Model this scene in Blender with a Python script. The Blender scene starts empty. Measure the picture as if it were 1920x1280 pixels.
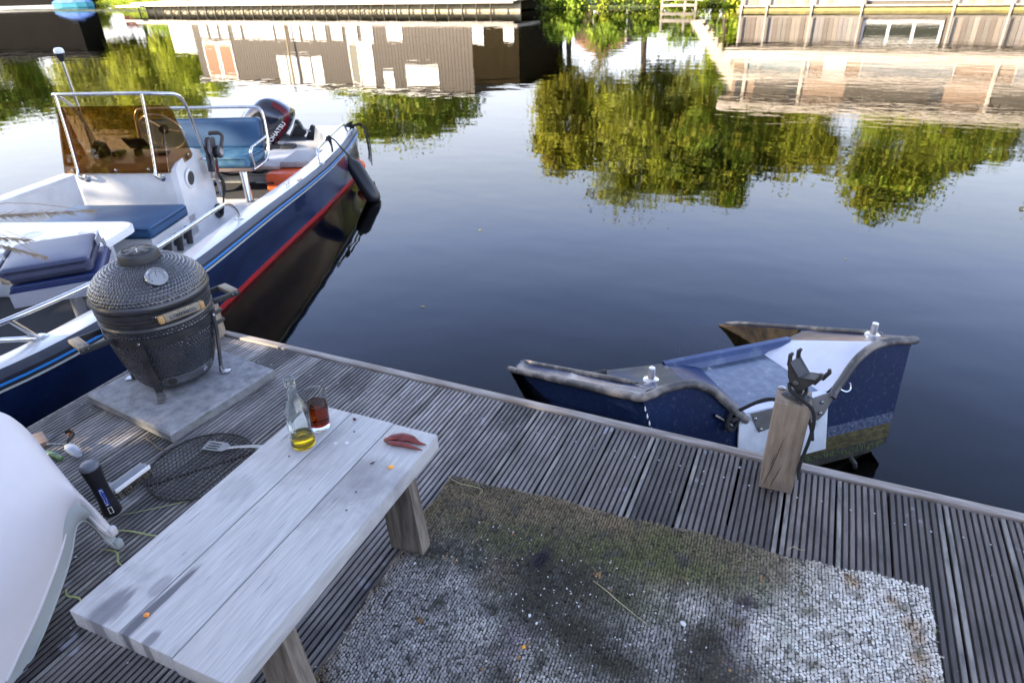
import bpy, bmesh, math, random
import numpy as np
from mathutils import Vector, Matrix, noise as mnoise
random.seed(7); rng = np.random.default_rng(7)
rad = math.radians
sc = bpy.context.scene
# ------------------------------------------------------------------ camera
H = 1.4932; PITCH = rad(29.649); ROLL = rad(-2.033); YAW = rad(-25.170)
WZ = -0.45                                   # water level; the deck top is z = 0
cam = bpy.data.objects.new('camera', bpy.data.cameras.new('camera')); sc.collection.objects.link(cam)
fwd = Vector((math.sin(YAW)*math.cos(PITCH), math.cos(YAW)*math.cos(PITCH), -math.sin(PITCH)))
rgt = Vector((math.cos(YAW), -math.sin(YAW), 0)); upv = rgt.cross(fwd)
r2 = rgt*math.cos(ROLL) + upv*math.sin(ROLL); u2 = -rgt*math.sin(ROLL) + upv*math.cos(ROLL)
M = Matrix((r2, u2, -fwd)).transposed().to_4x4(); M.translation = Vector((0, 0, H)); cam.matrix_world = M
cam.data.sensor_width = 36; cam.data.lens = 36*1228.04/1920; cam.data.clip_start = .05; cam.data.clip_end = 1200
sc.camera = cam; cam.data.dof.use_dof = True; cam.data.dof.focus_distance = 2.3; cam.data.dof.aperture_fstop = 4.5
# ------------------------------------------------------------------ sky and sun
SUN_EL = rad(17); LX, LY = 0.74, 0.6726      # light travels towards +x, a little +y (from the left)
world = bpy.data.worlds.new('World'); sc.world = world; world.use_nodes = True
wn = world.node_tree; wn.nodes.clear()
sky = wn.nodes.new('ShaderNodeTexSky'); sky.sky_type = 'NISHITA'; sky.sun_disc = False
sky.sun_elevation = SUN_EL; sky.sun_rotation = math.atan2(-LX, -LY)
sky.air_density = 1.0; sky.dust_density = 4.0; sky.ozone_density = 2.0
bg = wn.nodes.new('ShaderNodeBackground'); bg.inputs[1].default_value = 0.05
wo = wn.nodes.new('ShaderNodeOutputWorld'); wn.links.new(sky.outputs[0], bg.inputs[0]); 
# evening haze: a clear sky that pales towards the horizon, the same all the way round
tcw = wn.nodes.new('ShaderNodeTexCoord'); sxw = wn.nodes.new('ShaderNodeSeparateXYZ'); wn.links.new(tcw.outputs['Generated'], sxw.inputs[0])
crw = wn.nodes.new('ShaderNodeValToRGB'); wn.links.new(sxw.outputs['Z'], crw.inputs[0])
HZ = ((0., 3.1, 3.05, 3.1), (.20, 2.8, 2.95, 3.35), (.28, 2.35, 2.65, 3.3), (.35, 1.9, 2.35, 3.7), (.45, 1.15, 1.55, 2.95), (.52, .80, 1.08, 2.1), (.70, .44, .52, .78), (1., .40, .45, .60))
while len(crw.color_ramp.elements) < len(HZ): crw.color_ramp.elements.new(.5)
for e_, h_ in zip(crw.color_ramp.elements, HZ): e_.position = h_[0]; e_.color = (h_[1]/4, h_[2]/4, h_[3]/4, 1)
bgh = wn.nodes.new('ShaderNodeBackground'); bgh.inputs[1].default_value = 4/4.1; wn.links.new(crw.outputs[0], bgh.inputs[0])
adw = wn.nodes.new('ShaderNodeAddShader'); wn.links.new(bg.outputs[0], adw.inputs[0]); wn.links.new(bgh.outputs[0], adw.inputs[1]); wn.links.new(adw.outputs[0], wo.inputs[0])
sun = bpy.data.lights.new('sun', 'SUN'); sun.energy = 5.0; sun.angle = rad(.55); sun.color = (1, .84, .62)
so = bpy.data.objects.new('sun', sun); sc.collection.objects.link(so)
so.rotation_euler = Vector((LX*math.cos(SUN_EL), LY*math.cos(SUN_EL), -math.sin(SUN_EL))).to_track_quat('-Z', 'Y').to_euler()
sc.view_settings.view_transform = 'Standard'; sc.view_settings.look = 'None'
sc.view_settings.exposure = 2.0; sc.view_settings.gamma = 1; sc.view_settings.use_curve_mapping = False
sc.render.engine = 'CYCLES'
cy = sc.cycles; cy.max_bounces = 10; cy.transparent_max_bounces = 16; cy.transmission_bounces = 8; cy.glossy_bounces = 5; cy.diffuse_bounces = 3
cy.caustics_reflective = False; cy.caustics_refractive = False; cy.sample_clamp_indirect = 6; cy.use_denoising = True

# ------------------------------------------------------------------ helpers: objects
COL = sc.collection
def tag(o, label=None, cat=None, group=None, kind=None):
    if label: o['label'] = label
    if cat: o['category'] = cat
    if group: o['group'] = group
    if kind: o['kind'] = kind
    return o
def empty(name, loc=(0, 0, 0), rz=0, parent=None):
    o = bpy.data.objects.new(name, None); COL.objects.link(o); o.location = loc; o.rotation_euler = (0, 0, rz)
    o.empty_display_size = .05
    if parent: o.parent = parent
    return o
def meshobj(name, me, parent=None, loc=(0, 0, 0), rot=None):
    o = bpy.data.objects.new(name, me); COL.objects.link(o); o.location = loc
    if rot is not None: o.rotation_euler = rot
    if parent: o.parent = parent
    return o
def catmull(pts, n=6, closed=False):
    P = [Vector(p) for p in pts]; out = []
    m = len(P)
    for i in range(m if closed else m-1):
        if closed: a, b, c, d = P[(i-1) % m], P[i], P[(i+1) % m], P[(i+2) % m]
        else: a, b, c, d = P[max(i-1, 0)], P[i], P[i+1], P[min(i+2, m-1)]
        for k in range(n):
            t = k/n
            out.append(.5*((2*b)+(c-a)*t+(2*a-5*b+4*c-d)*t*t+(3*b-a-3*c+d)*t**3))
    if not closed: out.append(P[-1])
    return out
class MB:
    def __init__(s): s.v = []; s.f = []; s.m = []; s.sm = []; s.mats = []
    def mi(s, mat):
        if mat not in s.mats: s.mats.append(mat)
        return s.mats.index(mat)
    def add(s, vs, fs, mat, smooth=False):
        b = len(s.v); s.v += [tuple(v) for v in vs]; k = s.mi(mat)
        for f in fs: s.f.append(tuple(i+b for i in f)); s.m.append(k); s.sm.append(smooth)
        return s
    def box(s, x0, x1, y0, y1, z0, z1, mat, T=None):
        vs = [(x, y, z) for z in (z0, z1) for y in (y0, y1) for x in (x0, x1)]
        if T: vs = [T @ Vector(v) for v in vs]
        return s.add(vs, [(0, 2, 3, 1), (4, 5, 7, 6), (0, 1, 5, 4), (2, 6, 7, 3), (0, 4, 6, 2), (1, 3, 7, 5)], mat)
    def rbox(s, x0, x1, y0, y1, z0, z1, mat, r=.003, T=None, seg=2):
        bm = bmesh.new(); bmesh.ops.create_cube(bm, size=1)
        for v in bm.verts: v.co = Vector(((x0+x1)/2+v.co.x*(x1-x0), (y0+y1)/2+v.co.y*(y1-y0), (z0+z1)/2+v.co.z*(z1-z0)))
        bmesh.ops.bevel(bm, geom=bm.edges[:], offset=r, segments=seg, profile=.5, affect='EDGES')
        return s.bm(bm, mat, T, True)
    def bm(s, bm, mat, T=None, smooth=True):
        bm.verts.ensure_lookup_table(); vs = [(T @ v.co if T else v.co.copy()) for v in bm.verts]
        for i, v in enumerate(bm.verts): v.index = i
        s.add(vs, [[v.index for v in f.verts] for f in bm.faces], mat, smooth); bm.free(); return s
    def prism(s, poly, h0, h1, mat, T=None, smooth=False):      # poly in xy, extruded in z
        n = len(poly); vs = [(x, y, h0) for x, y in poly]+[(x, y, h1) for x, y in poly]
        if T: vs = [T @ Vector(v) for v in vs]
        s.add(vs, [tuple(range(n))[::-1], tuple(range(n, 2*n))], mat)
        s.v = s.v; b = len(s.v)-2*n; k = s.mi(mat)
        for i in range(n):
            j = (i+1) % n; s.f.append((b+i, b+j, b+n+j, b+n+i)); s.m.append(k); s.sm.append(smooth)
        return s
    def tube(s, pts, r, mat, seg=10, closed=False, caps=True, flat=None):
        P = [Vector(p) for p in pts]; n = len(P); rs = r if isinstance(r, (list, tuple)) else [r]*n
        vs = []; ref = None
        for i in range(n):
            a = P[(i-1) % n] if (closed or i > 0) else P[i]; b = P[(i+1) % n] if (closed or i < n-1) else P[i]
            t = (b-a).normalized() if (b-a).length > 1e-9 else Vector((0, 0, 1))
            if ref is None:
                ref = t.orthogonal().normalized()
                if flat is not None: ref = (Vector(flat)-t*Vector(flat).dot(t)).normalized()
            ref = (ref-t*ref.dot(t)).normalized(); bi = t.cross(ref)
            for k in range(seg):
                an = 2*math.pi*k/seg; vs.append(P[i]+ref*math.cos(an)*rs[i]+bi*math.sin(an)*rs[i]*(1 if flat is None else .35))
        fs = []
        for i in range(n if closed else n-1):
            j = (i+1) % n
            for k in range(seg): l = (k+1) % seg; fs.append((i*seg+k, i*seg+l, j*seg+l, j*seg+k))
        if caps and not closed: fs += [tuple(range(seg))[::-1], tuple((n-1)*seg+k for k in range(seg))]
        return s.add(vs, fs, mat, True)
    def lathe(s, prof, mat, seg=32, c=(0, 0, 0), T=None, fn=None, a0=0, a1=2*math.pi, smooth=True):
        full = abs(a1-a0-2*math.pi) < 1e-6; m = seg if full else seg+1; vs = []
        for r, z in prof:
            for k in range(m):
                a = a0+(a1-a0)*k/seg; v = Vector((c[0]+r*math.cos(a), c[1]+r*math.sin(a), c[2]+z))
                if fn: v = fn(v, a)
                vs.append(T @ v if T else v)
        fs = []
        for i in range(len(prof)-1):
            for k in range(seg):
                l = (k+1) % m; fs.append((i*m+k, i*m+l, (i+1)*m+l, (i+1)*m+k))
        if full:
            if prof[0][0] > 1e-5: fs.append(tuple(range(m))[::-1])
            if prof[-1][0] > 1e-5: fs.append(tuple((len(prof)-1)*m+k for k in range(m)))
        return s.add(vs, fs, mat, smooth)
    def grid(s, rows, mat, smooth=True, flip=False, closed=False):
        n = len(rows[0]); vs = [p for r in rows for p in r]; fs = []
        for i in range(len(rows)-1):
            for k in range(n if closed else n-1):
                l = (k+1) % n; f = (i*n+k, i*n+l, (i+1)*n+l, (i+1)*n+k); fs.append(f[::-1] if flip else f)
        return s.add(vs, fs, mat, smooth)
    def mesh(s, name):
        me = bpy.data.meshes.new(name); me.from_pydata([tuple(v) for v in s.v], [], s.f)
        for m in s.mats: me.materials.append(m)
        me.polygons.foreach_set('material_index', s.m); me.polygons.foreach_set('use_smooth', s.sm); me.update(); return me
    def build(s, name, parent=None, loc=(0, 0, 0), rot=None, label=None):
        o = meshobj(name, s.mesh(name), parent, loc, rot)
        if label: o['label'] = label
        if any(s.sm):
            try: o.data.set_sharp_from_angle(angle=rad(38))
            except Exception: pass
        return o
def np_mesh(name, verts, faces, mat, cols=None, smooth=False, colname='tint'):
    verts = np.asarray(verts, np.float32); faces = np.asarray(faces, np.int32); k = faces.shape[1]
    me = bpy.data.meshes.new(name); me.vertices.add(len(verts)); me.vertices.foreach_set('co', verts.ravel())
    me.loops.add(faces.size); me.loops.foreach_set('vertex_index', faces.ravel())
    me.polygons.add(len(faces)); me.polygons.foreach_set('loop_start', np.arange(0, faces.size, k, dtype=np.int32))
    me.polygons.foreach_set('use_smooth', np.full(len(faces), smooth)); me.materials.append(mat)
    if cols is not None:
        a = me.color_attributes.new(colname, 'FLOAT_COLOR', 'POINT'); c = np.ones((len(verts), 4), np.float32); c[:, :3] = cols
        a.data.foreach_set('color', c.ravel())
    me.update(); me.validate(); return me
def text_mesh(txt, size, mat, name='lettering', depth=.0008):
    cu = bpy.data.curves.new(name, 'FONT'); cu.body = txt; cu.size = size; cu.extrude = depth; cu.align_x = 'CENTER'; cu.align_y = 'CENTER'
    o = bpy.data.objects.new(name, cu); COL.objects.link(o); dg = bpy.context.evaluated_depsgraph_get()
    me = bpy.data.meshes.new_from_object(o.evaluated_get(dg)); bpy.data.objects.remove(o); me.materials.clear(); me.materials.append(mat); me.name = name
    return me
def copy_tree(o, parent=None):
    c = o.copy(); COL.objects.link(c); c.parent = parent
    for ch in list(o.children): copy_tree(ch, c)
    return c

# ------------------------------------------------------------------ helpers: materials
def nd(nt, t, **k):
    n = nt.nodes.new(t)
    for a, b in k.items(): setattr(n, a, b)
    return n
def mat(name, col, rough=.5, metal=0., col2=None, scale=8., detail=6, lo=.35, hi=.65, bump=0., bscale=60., stretch=(1, 1, 1),
        coat=0., spec=None, rnd=False, col3=None, scale3=2., lo3=.5, hi3=.62, rough2=None, emit=None, world_co=False, sss=0):
    m = bpy.data.materials.new(name); m.use_nodes = True; nt = m.node_tree; b = nt.nodes['Principled BSDF']; L = nt.links.new
    b.inputs['Roughness'].default_value = rough; b.inputs['Metallic'].default_value = metal
    if coat: b.inputs['Coat Weight'].default_value = coat; b.inputs['Coat Roughness'].default_value = .08
    if spec is not None: b.inputs['Specular IOR Level'].default_value = spec
    if col2 is None and not bump and col3 is None:
        b.inputs['Base Color'].default_value = (*col, 1); return m
    if world_co: src = nd(nt, 'ShaderNodeNewGeometry').outputs['Position']
    else: src = nd(nt, 'ShaderNodeTexCoord').outputs['Object']
    if rnd:
        oi = nd(nt, 'ShaderNodeObjectInfo'); mu = nd(nt, 'ShaderNodeVectorMath', operation='SCALE'); cmb = nd(nt, 'ShaderNodeCombineXYZ')
        for i in range(3): L(oi.outputs['Random'], cmb.inputs[i])
        L(cmb.outputs[0], mu.inputs[0]); mu.inputs['Scale'].default_value = 37.
        ad = nd(nt, 'ShaderNodeVectorMath', operation='ADD'); L(src, ad.inputs[0]); L(mu.outputs[0], ad.inputs[1]); src = ad.outputs[0]
    mp = nd(nt, 'ShaderNodeMapping'); mp.inputs['Scale'].default_value = stretch; L(src, mp.inputs[0]); v = mp.outputs[0]
    def noise(sc_, det, vec=v):
        n = nd(nt, 'ShaderNodeTexNoise'); n.inputs['Scale'].default_value = sc_; n.inputs['Detail'].default_value = det; n.inputs['Roughness'].default_value = .62
        L(vec, n.inputs['Vector']); return n.outputs['Fac']
    def ramp(f, a, c):
        r = nd(nt, 'ShaderNodeMapRange'); r.inputs[1].default_value = a; r.inputs[2].default_value = c; L(f, r.inputs[0]); return r.outputs[0]
    cur = None
    if col2 is not None:
        f = ramp(noise(scale, detail), lo, hi)
        mx = nd(nt, 'ShaderNodeMix', data_type='RGBA'); mx.inputs['A'].default_value = (*col, 1); mx.inputs['B'].default_value = (*col2, 1); L(f, mx.inputs['Factor']); cur = mx.outputs['Result']
        if rough2 is not None:
            mr = nd(nt, 'ShaderNodeMix'); mr.inputs['A'].default_value = rough; mr.inputs['B'].default_value = rough2; L(f, mr.inputs['Factor']); L(mr.outputs['Result'], b.inputs['Roughness'])
    if col3 is not None:
        f = ramp(noise(scale3, 5, src), lo3, hi3)
        mx = nd(nt, 'ShaderNodeMix', data_type='RGBA'); L(f, mx.inputs['Factor']); mx.inputs['B'].default_value = (*col3, 1)
        if cur is None: mx.inputs['A'].default_value = (*col, 1)
        else: L(cur, mx.inputs['A'])
        cur = mx.outputs['Result']
    if cur is None: b.inputs['Base Color'].default_value = (*col, 1)
    else: L(cur, b.inputs['Base Color'])
    if bump:
        bp = nd(nt, 'ShaderNodeBump'); bp.inputs['Strength'].default_value = 1; bp.inputs['Distance'].default_value = bump
        L(noise(bscale, 4), bp.inputs['Height']); L(bp.outputs[0], b.inputs['Normal'])
    return m
def attr_mat(name, rough=.8, bump=0, bscale=300, trans=0., attr='tint'):
    m = bpy.data.materials.new(name); m.use_nodes = True; nt = m.node_tree; b = nt.nodes['Principled BSDF']; L = nt.links.new
    a = nd(nt, 'ShaderNodeAttribute', attribute_name=attr); L(a.outputs['Color'], b.inputs['Base Color']); b.inputs['Roughness'].default_value = rough
    b.inputs['Specular IOR Level'].default_value = .25
    if bump:
        tc = nd(nt, 'ShaderNodeTexCoord'); n = nd(nt, 'ShaderNodeTexNoise'); n.inputs['Scale'].default_value = bscale; L(tc.outputs['Object'], n.inputs['Vector'])
        bp = nd(nt, 'ShaderNodeBump'); bp.inputs['Distance'].default_value = bump; bp.inputs['Strength'].default_value = 1; L(n.outputs['Fac'], bp.inputs['Height']); L(bp.outputs[0], b.inputs['Normal'])
    if trans:
        tr = nd(nt, 'ShaderNodeBsdfTranslucent'); L(a.outputs['Color'], tr.inputs['Color']); mx = nd(nt, 'ShaderNodeMixShader'); mx.inputs[0].default_value = trans
        L(b.outputs[0], mx.inputs[1]); L(tr.outputs[0], mx.inputs[2]); L(mx.outputs[0], nt.nodes['Material Output'].inputs['Surface'])
    return m
def glass_mat(name, tint=(.97, .99, .98), ior=1.45, thin=True, refl=1.0):
    m = bpy.data.materials.new(name); m.use_nodes = True; nt = m.node_tree; nt.nodes.clear(); L = nt.links.new
    out = nd(nt, 'ShaderNodeOutputMaterial'); fr = nd(nt, 'ShaderNodeFresnel'); ge = nd(nt, 'ShaderNodeNewGeometry'); mi = nd(nt, 'ShaderNodeMapRange'); mi.inputs[3].default_value = ior; mi.inputs[4].default_value = 1/ior; L(ge.outputs['Backfacing'], mi.inputs[0]); L(mi.outputs[0], fr.inputs['IOR'])
    tr = nd(nt, 'ShaderNodeBsdfTransparent'); tr.inputs[0].default_value = (*tint, 1); gl = nd(nt, 'ShaderNodeBsdfGlossy'); gl.inputs['Roughness'].default_value = .02
    mx = nd(nt, 'ShaderNodeMixShader'); L(fr.outputs[0], mx.inputs[0]); L(tr.outputs[0], mx.inputs[1]); L(gl.outputs[0], mx.inputs[2]); L(mx.outputs[0], out.inputs[0]); return m

# the palette
m_deck = mat('weathered_deck_wood', (.13, .127, .14), .62, col2=(.36, .355, .37), scale=5, lo=.3, hi=.72, stretch=(9, 1.3, 9), bump=.0012, bscale=50, rnd=True, col3=(.05, .045, .05), scale3=2.2, lo3=.52, hi3=.74)
def deck_wood():
    m = mat('weathered_deck_wood', (.135, .122, .115), .60, col2=(.40, .375, .355), scale=5, lo=.3, hi=.74, stretch=(9, 1.3, 9), bump=.0012, bscale=50, rnd=True, col3=(.05, .043, .042), scale3=2.6, lo3=.46, hi3=.70)
    nt = m.node_tree; L = nt.links.new; b = nt.nodes['Principled BSDF']; src = b.inputs['Base Color'].links[0].from_socket
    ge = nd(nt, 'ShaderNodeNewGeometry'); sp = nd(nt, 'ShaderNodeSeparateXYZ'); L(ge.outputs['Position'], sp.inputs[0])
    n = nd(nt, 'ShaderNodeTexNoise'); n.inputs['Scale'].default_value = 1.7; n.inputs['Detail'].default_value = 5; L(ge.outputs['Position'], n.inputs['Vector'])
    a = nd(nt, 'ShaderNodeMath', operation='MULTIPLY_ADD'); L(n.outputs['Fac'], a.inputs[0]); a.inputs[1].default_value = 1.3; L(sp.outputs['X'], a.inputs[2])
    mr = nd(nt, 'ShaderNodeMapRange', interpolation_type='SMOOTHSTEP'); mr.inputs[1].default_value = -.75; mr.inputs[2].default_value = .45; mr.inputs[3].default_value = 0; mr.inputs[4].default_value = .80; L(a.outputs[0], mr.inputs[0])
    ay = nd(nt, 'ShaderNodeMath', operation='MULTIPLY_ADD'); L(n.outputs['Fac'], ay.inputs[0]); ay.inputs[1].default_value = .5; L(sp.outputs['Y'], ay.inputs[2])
    my = nd(nt, 'ShaderNodeMapRange', interpolation_type='SMOOTHSTEP'); my.inputs[1].default_value = 1.25; my.inputs[2].default_value = .70; my.inputs[3].default_value = 0; my.inputs[4].default_value = .80; L(ay.outputs[0], my.inputs[0])  # shade under chair and bench painted in: boards darken towards the near end
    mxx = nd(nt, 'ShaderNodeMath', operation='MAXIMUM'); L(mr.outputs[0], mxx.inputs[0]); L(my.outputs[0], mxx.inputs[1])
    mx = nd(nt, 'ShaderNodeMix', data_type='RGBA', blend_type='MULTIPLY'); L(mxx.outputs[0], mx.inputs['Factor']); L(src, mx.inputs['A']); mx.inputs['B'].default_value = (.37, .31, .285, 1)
    oi = nd(nt, 'ShaderNodeObjectInfo'); rv = nd(nt, 'ShaderNodeMapRange'); rv.inputs[3].default_value = .38; rv.inputs[4].default_value = 1.22; L(oi.outputs['Random'], rv.inputs[0]); vs = nd(nt, 'ShaderNodeVectorMath', operation='SCALE'); L(mx.outputs['Result'], vs.inputs[0]); L(rv.outputs[0], vs.inputs['Scale'])
    # pale dried splashes
    n2 = nd(nt, 'ShaderNodeTexNoise'); n2.inputs['Scale'].default_value = 7.; n2.inputs['Detail'].default_value = 3; L(ge.outputs['Position'], n2.inputs['Vector'])
    m2 = nd(nt, 'ShaderNodeMapRange'); m2.inputs[1].default_value = .66; m2.inputs[2].default_value = .70; m2.inputs[4].default_value = .55; L(n2.outputs['Fac'], m2.inputs[0])
    m3 = nd(nt, 'ShaderNodeMix', data_type='RGBA'); L(m2.outputs[0], m3.inputs['Factor']); L(vs.outputs[0], m3.inputs['A']); m3.inputs['B'].default_value = (.30, .30, .33, 1); L(m3.outputs['Result'], b.inputs['Base Color'])
    return m
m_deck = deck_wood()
m_deckedge = mat('pale_worn_board_edge', (.085, .078, .07), .6, col2=(.24, .22, .195), scale=5, lo=.38, hi=.62, stretch=(6, 1.6, 6), bump=.001, bscale=50, rnd=True)
m_dirt = mat('groove_dirt', (.030, .028, .028), .95, col2=(.055, .05, .045), scale=40)
m_trim = mat('worn_trim_wood', (.16, .13, .105), .65, col2=(.33, .30, .27), scale=6, stretch=(1, 8, 8), bump=.001, bscale=40)
m_beam = mat('dark_wet_wood', (.05, .045, .04), .8, col2=(.09, .08, .07), scale=6)
def bench_wood():
    m = mat('silvered_bench_wood', (.33, .322, .315), .62, col2=(.53, .515, .495), scale=13, lo=.30, hi=.70, detail=12, stretch=(17, .8, 17), bump=.0012, bscale=60, rnd=True, col3=(.24, .235, .235), scale3=4.5, lo3=.54, hi3=.75)
    nt = m.node_tree; L = nt.links.new; b = nt.nodes['Principled BSDF']; src = b.inputs['Base Color'].links[0].from_socket
    tc = nd(nt, 'ShaderNodeTexCoord'); mp = nd(nt, 'ShaderNodeMapping'); mp.inputs['Scale'].default_value = (60, 7, 7); L(tc.outputs['Object'], mp.inputs[0])
    n = nd(nt, 'ShaderNodeTexNoise'); n.inputs['Scale'].default_value = 1.3; n.inputs['Detail'].default_value = 6; L(mp.outputs[0], n.inputs['Vector'])
    cur = src
    for (x, y, rx, ry, k) in ((.075, .03, .028, .055, .8), (.158, .06, .013, .11, 1.1), (.212, .012, .012, .022, .8), (.125, .11, .016, .03, .5), (.06, .40, .05, .05, .25), (.33, .58, .05, .06, .3)):
        q = nd(nt, 'ShaderNodeMapping', vector_type='POINT'); q.inputs['Location'].default_value = (-x/rx, -y/ry, 0); q.inputs['Scale'].default_value = (1/rx, 1/ry, 0); L(tc.outputs['Object'], q.inputs[0])
        ln = nd(nt, 'ShaderNodeVectorMath', operation='LENGTH'); L(q.outputs[0], ln.inputs[0])
        a = nd(nt, 'ShaderNodeMath', operation='MULTIPLY_ADD'); L(n.outputs['Fac'], a.inputs[0]); a.inputs[1].default_value = -1.5; L(ln.outputs['Value'], a.inputs[2])
        mr = nd(nt, 'ShaderNodeMapRange', interpolation_type='SMOOTHSTEP'); mr.inputs[1].default_value = .45; mr.inputs[2].default_value = -.05; mr.inputs[3].default_value = 0; mr.inputs[4].default_value = k*.85; L(a.outputs[0], mr.inputs[0])
        mx = nd(nt, 'ShaderNodeMix', data_type='RGBA'); L(mr.outputs[0], mx.inputs['Factor']); L(cur, mx.inputs['A']); mx.inputs['B'].default_value = (.075, .075, .09, 1); cur = mx.outputs['Result']
    L(cur, b.inputs['Base Color']); return m
m_bench = bench_wood()
m_leg = mat('brown_grey_oak', (.075, .060, .044), .75, col2=(.22, .185, .145), scale=5, stretch=(12, 12, 1), bump=.0015, bscale=22, rnd=True)
m_damp = mat('damp_bench_stain', (.13, .13, .15), .55, col2=(.24, .24, .265), scale=10, stretch=(14, 2, 1), bump=.0008, bscale=30)
m_post = mat('tan_oak_post', (.17, .125, .085), .7, col2=(.29, .23, .165), scale=6, stretch=(10, 10, 1.2), bump=.0012, bscale=25, col3=(.16, .13, .11), scale3=6, lo3=.55, hi3=.72)
m_slab = mat('concrete_slab', (.17, .173, .18), .8, col2=(.30, .30, .305), scale=22, detail=9, bump=.0022, bscale=160, col3=(.11, .11, .105), scale3=9, lo3=.60, hi3=.74)
m_slabside = mat('mossy_slab_side', (.15, .15, .15), .85, col2=(.25, .25, .25), scale=20, bump=.002, bscale=90, col3=(.09, .095, .06), scale3=10, lo3=.54, hi3=.68)
m_iron = mat('black_painted_iron', (.018, .018, .02), .35, col2=(.04, .038, .036), scale=20)
m_steel = mat('stainless_steel', (.62, .62, .63), .16, 1., col2=(.5, .5, .5), scale=18)
m_brush = mat('brushed_steel_plate', (.42, .42, .43), .35, 1., col2=(.28, .27, .26), scale=22)
m_cer = mat('dimpled_ceramic_glaze', (.022, .023, .028), .24, col2=(.036, .036, .041), scale=9, coat=.5, col3=(.055, .048, .038), scale3=5, lo3=.5, hi3=.8)
m_cersm = mat('smooth_ceramic_glaze', (.028, .029, .034), .33, col2=(.045, .042, .040), scale=10, coat=.2)
m_felt = mat('sooty_gasket', (.02, .019, .018), .9, col2=(.05, .042, .034), scale=30)
m_bamb = mat('weathered_bamboo', (.20, .155, .10), .6, col2=(.33, .27, .18), scale=8, stretch=(2, 14, 14), bump=.0006, bscale=40, col3=(.13, .12, .10), scale3=18)
m_bambend = mat('yellow_bamboo_end', (.48, .29, .11), .5, col2=(.38, .22, .08), scale=60)
m_gel = mat('white_gelcoat', (.64, .64, .63), .28, col2=(.54, .54, .535), scale=5, coat=.3)
m_gelin = mat('white_gelcoat_interior', (.64, .64, .63), .4, col2=(.50, .50, .49), scale=4, lo=.4, hi=.75)
m_navy = mat('navy_gelcoat', (.006, .014, .052), .22, col2=(.012, .026, .085), scale=6, coat=.5)
m_stripeblue = mat('light_blue_line', (.02, .20, .55), .4)
m_stripewhite = mat('pale_line', (.62, .62, .60), .4)
m_rubber = mat('dark_rub_strake', (.012, .016, .028), .42, col2=(.024, .028, .042), scale=10)
m_red = mat('red_boot_stripe', (.42, .015, .02), .45, col2=(.30, .02, .02), scale=10)
m_cush = mat('blue_vinyl', (.012, .055, .135), .42, col2=(.02, .075, .165), scale=4, bump=.0008, bscale=400)
m_cushworn = mat('faded_blue_vinyl', (.018, .085, .17), .5, col2=(.09, .20, .27), scale=9, lo=.42, hi=.7)
m_seatv = mat('slate_blue_vinyl', (.030, .038, .080), .42, col2=(.048, .056, .105), scale=5)
m_seatdk = mat('deep_blue_vinyl', (.014, .028, .11), .45)
m_seatside = mat('grey_vinyl_side', (.23, .24, .28), .45, col2=(.30, .30, .33), scale=6)
m_alu = mat('grey_aluminium', (.38, .39, .41), .4, .6, col2=(.30, .31, .33), scale=14)
m_carpet = mat('charcoal_boat_carpet', (.022, .023, .026), .95, col2=(.055, .055, .062), scale=160, detail=2, bump=.004, bscale=300)
m_black = mat('black_plastic', (.012, .012, .014), .38)
m_blackg = mat('gloss_black_cowl', (.010, .011, .02), .12, coat=.6)
m_blk2 = mat('matt_black_plastic', (.02, .02, .022), .55, col2=(.04, .038, .036), scale=30)
m_motred = mat('red_decal', (.10, .004, .008), .25)
m_white = mat('white_lettering', (.75, .75, .75), .5)
m_orange = mat('orange_plastic', (.75, .11, .025), .42, col2=(.62, .09, .03), scale=8)
m_greybox = mat('grey_lid', (.33, .32, .31), .6, col2=(.25, .24, .24), scale=30)
m_tableW = mat('white_plastic_table', (.74, .74, .73), .35)
m_chair = mat('white_garden_plastic', (.60, .56, .555), .34, col2=(.54, .505, .505), scale=3, bump=.00025, bscale=420, col3=(.16, .15, .14), scale3=55, lo3=.745, hi3=.77)
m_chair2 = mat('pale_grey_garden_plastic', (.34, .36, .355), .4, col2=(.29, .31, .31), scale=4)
m_brown = mat('brown_inside_plastic', (.16, .13, .11), .6)
m_fender = mat('black_fender_vinyl', (.012, .012, .013), .38)
m_rope = mat('black_rope', (.012, .012, .013), .9)
m_clear = glass_mat('clear_glass', (.93, .97, .95))
m_amber = glass_mat('amber_acrylic', (.60, .44, .28))
def solid_glass(name, tint, ior):
    m = bpy.data.materials.new(name); m.use_nodes = True; nt = m.node_tree; nt.nodes.clear(); g_ = nd(nt, 'ShaderNodeBsdfGlass'); g_.inputs['Color'].default_value = (*tint, 1); g_.inputs['IOR'].default_value = ior; g_.inputs['Roughness'].default_value = .0
    nt.links.new(g_.outputs[0], nd(nt, 'ShaderNodeOutputMaterial').inputs[0]); return m
m_clear = solid_glass('clear_glass', (.985, 1, .99), 1.46)
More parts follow.
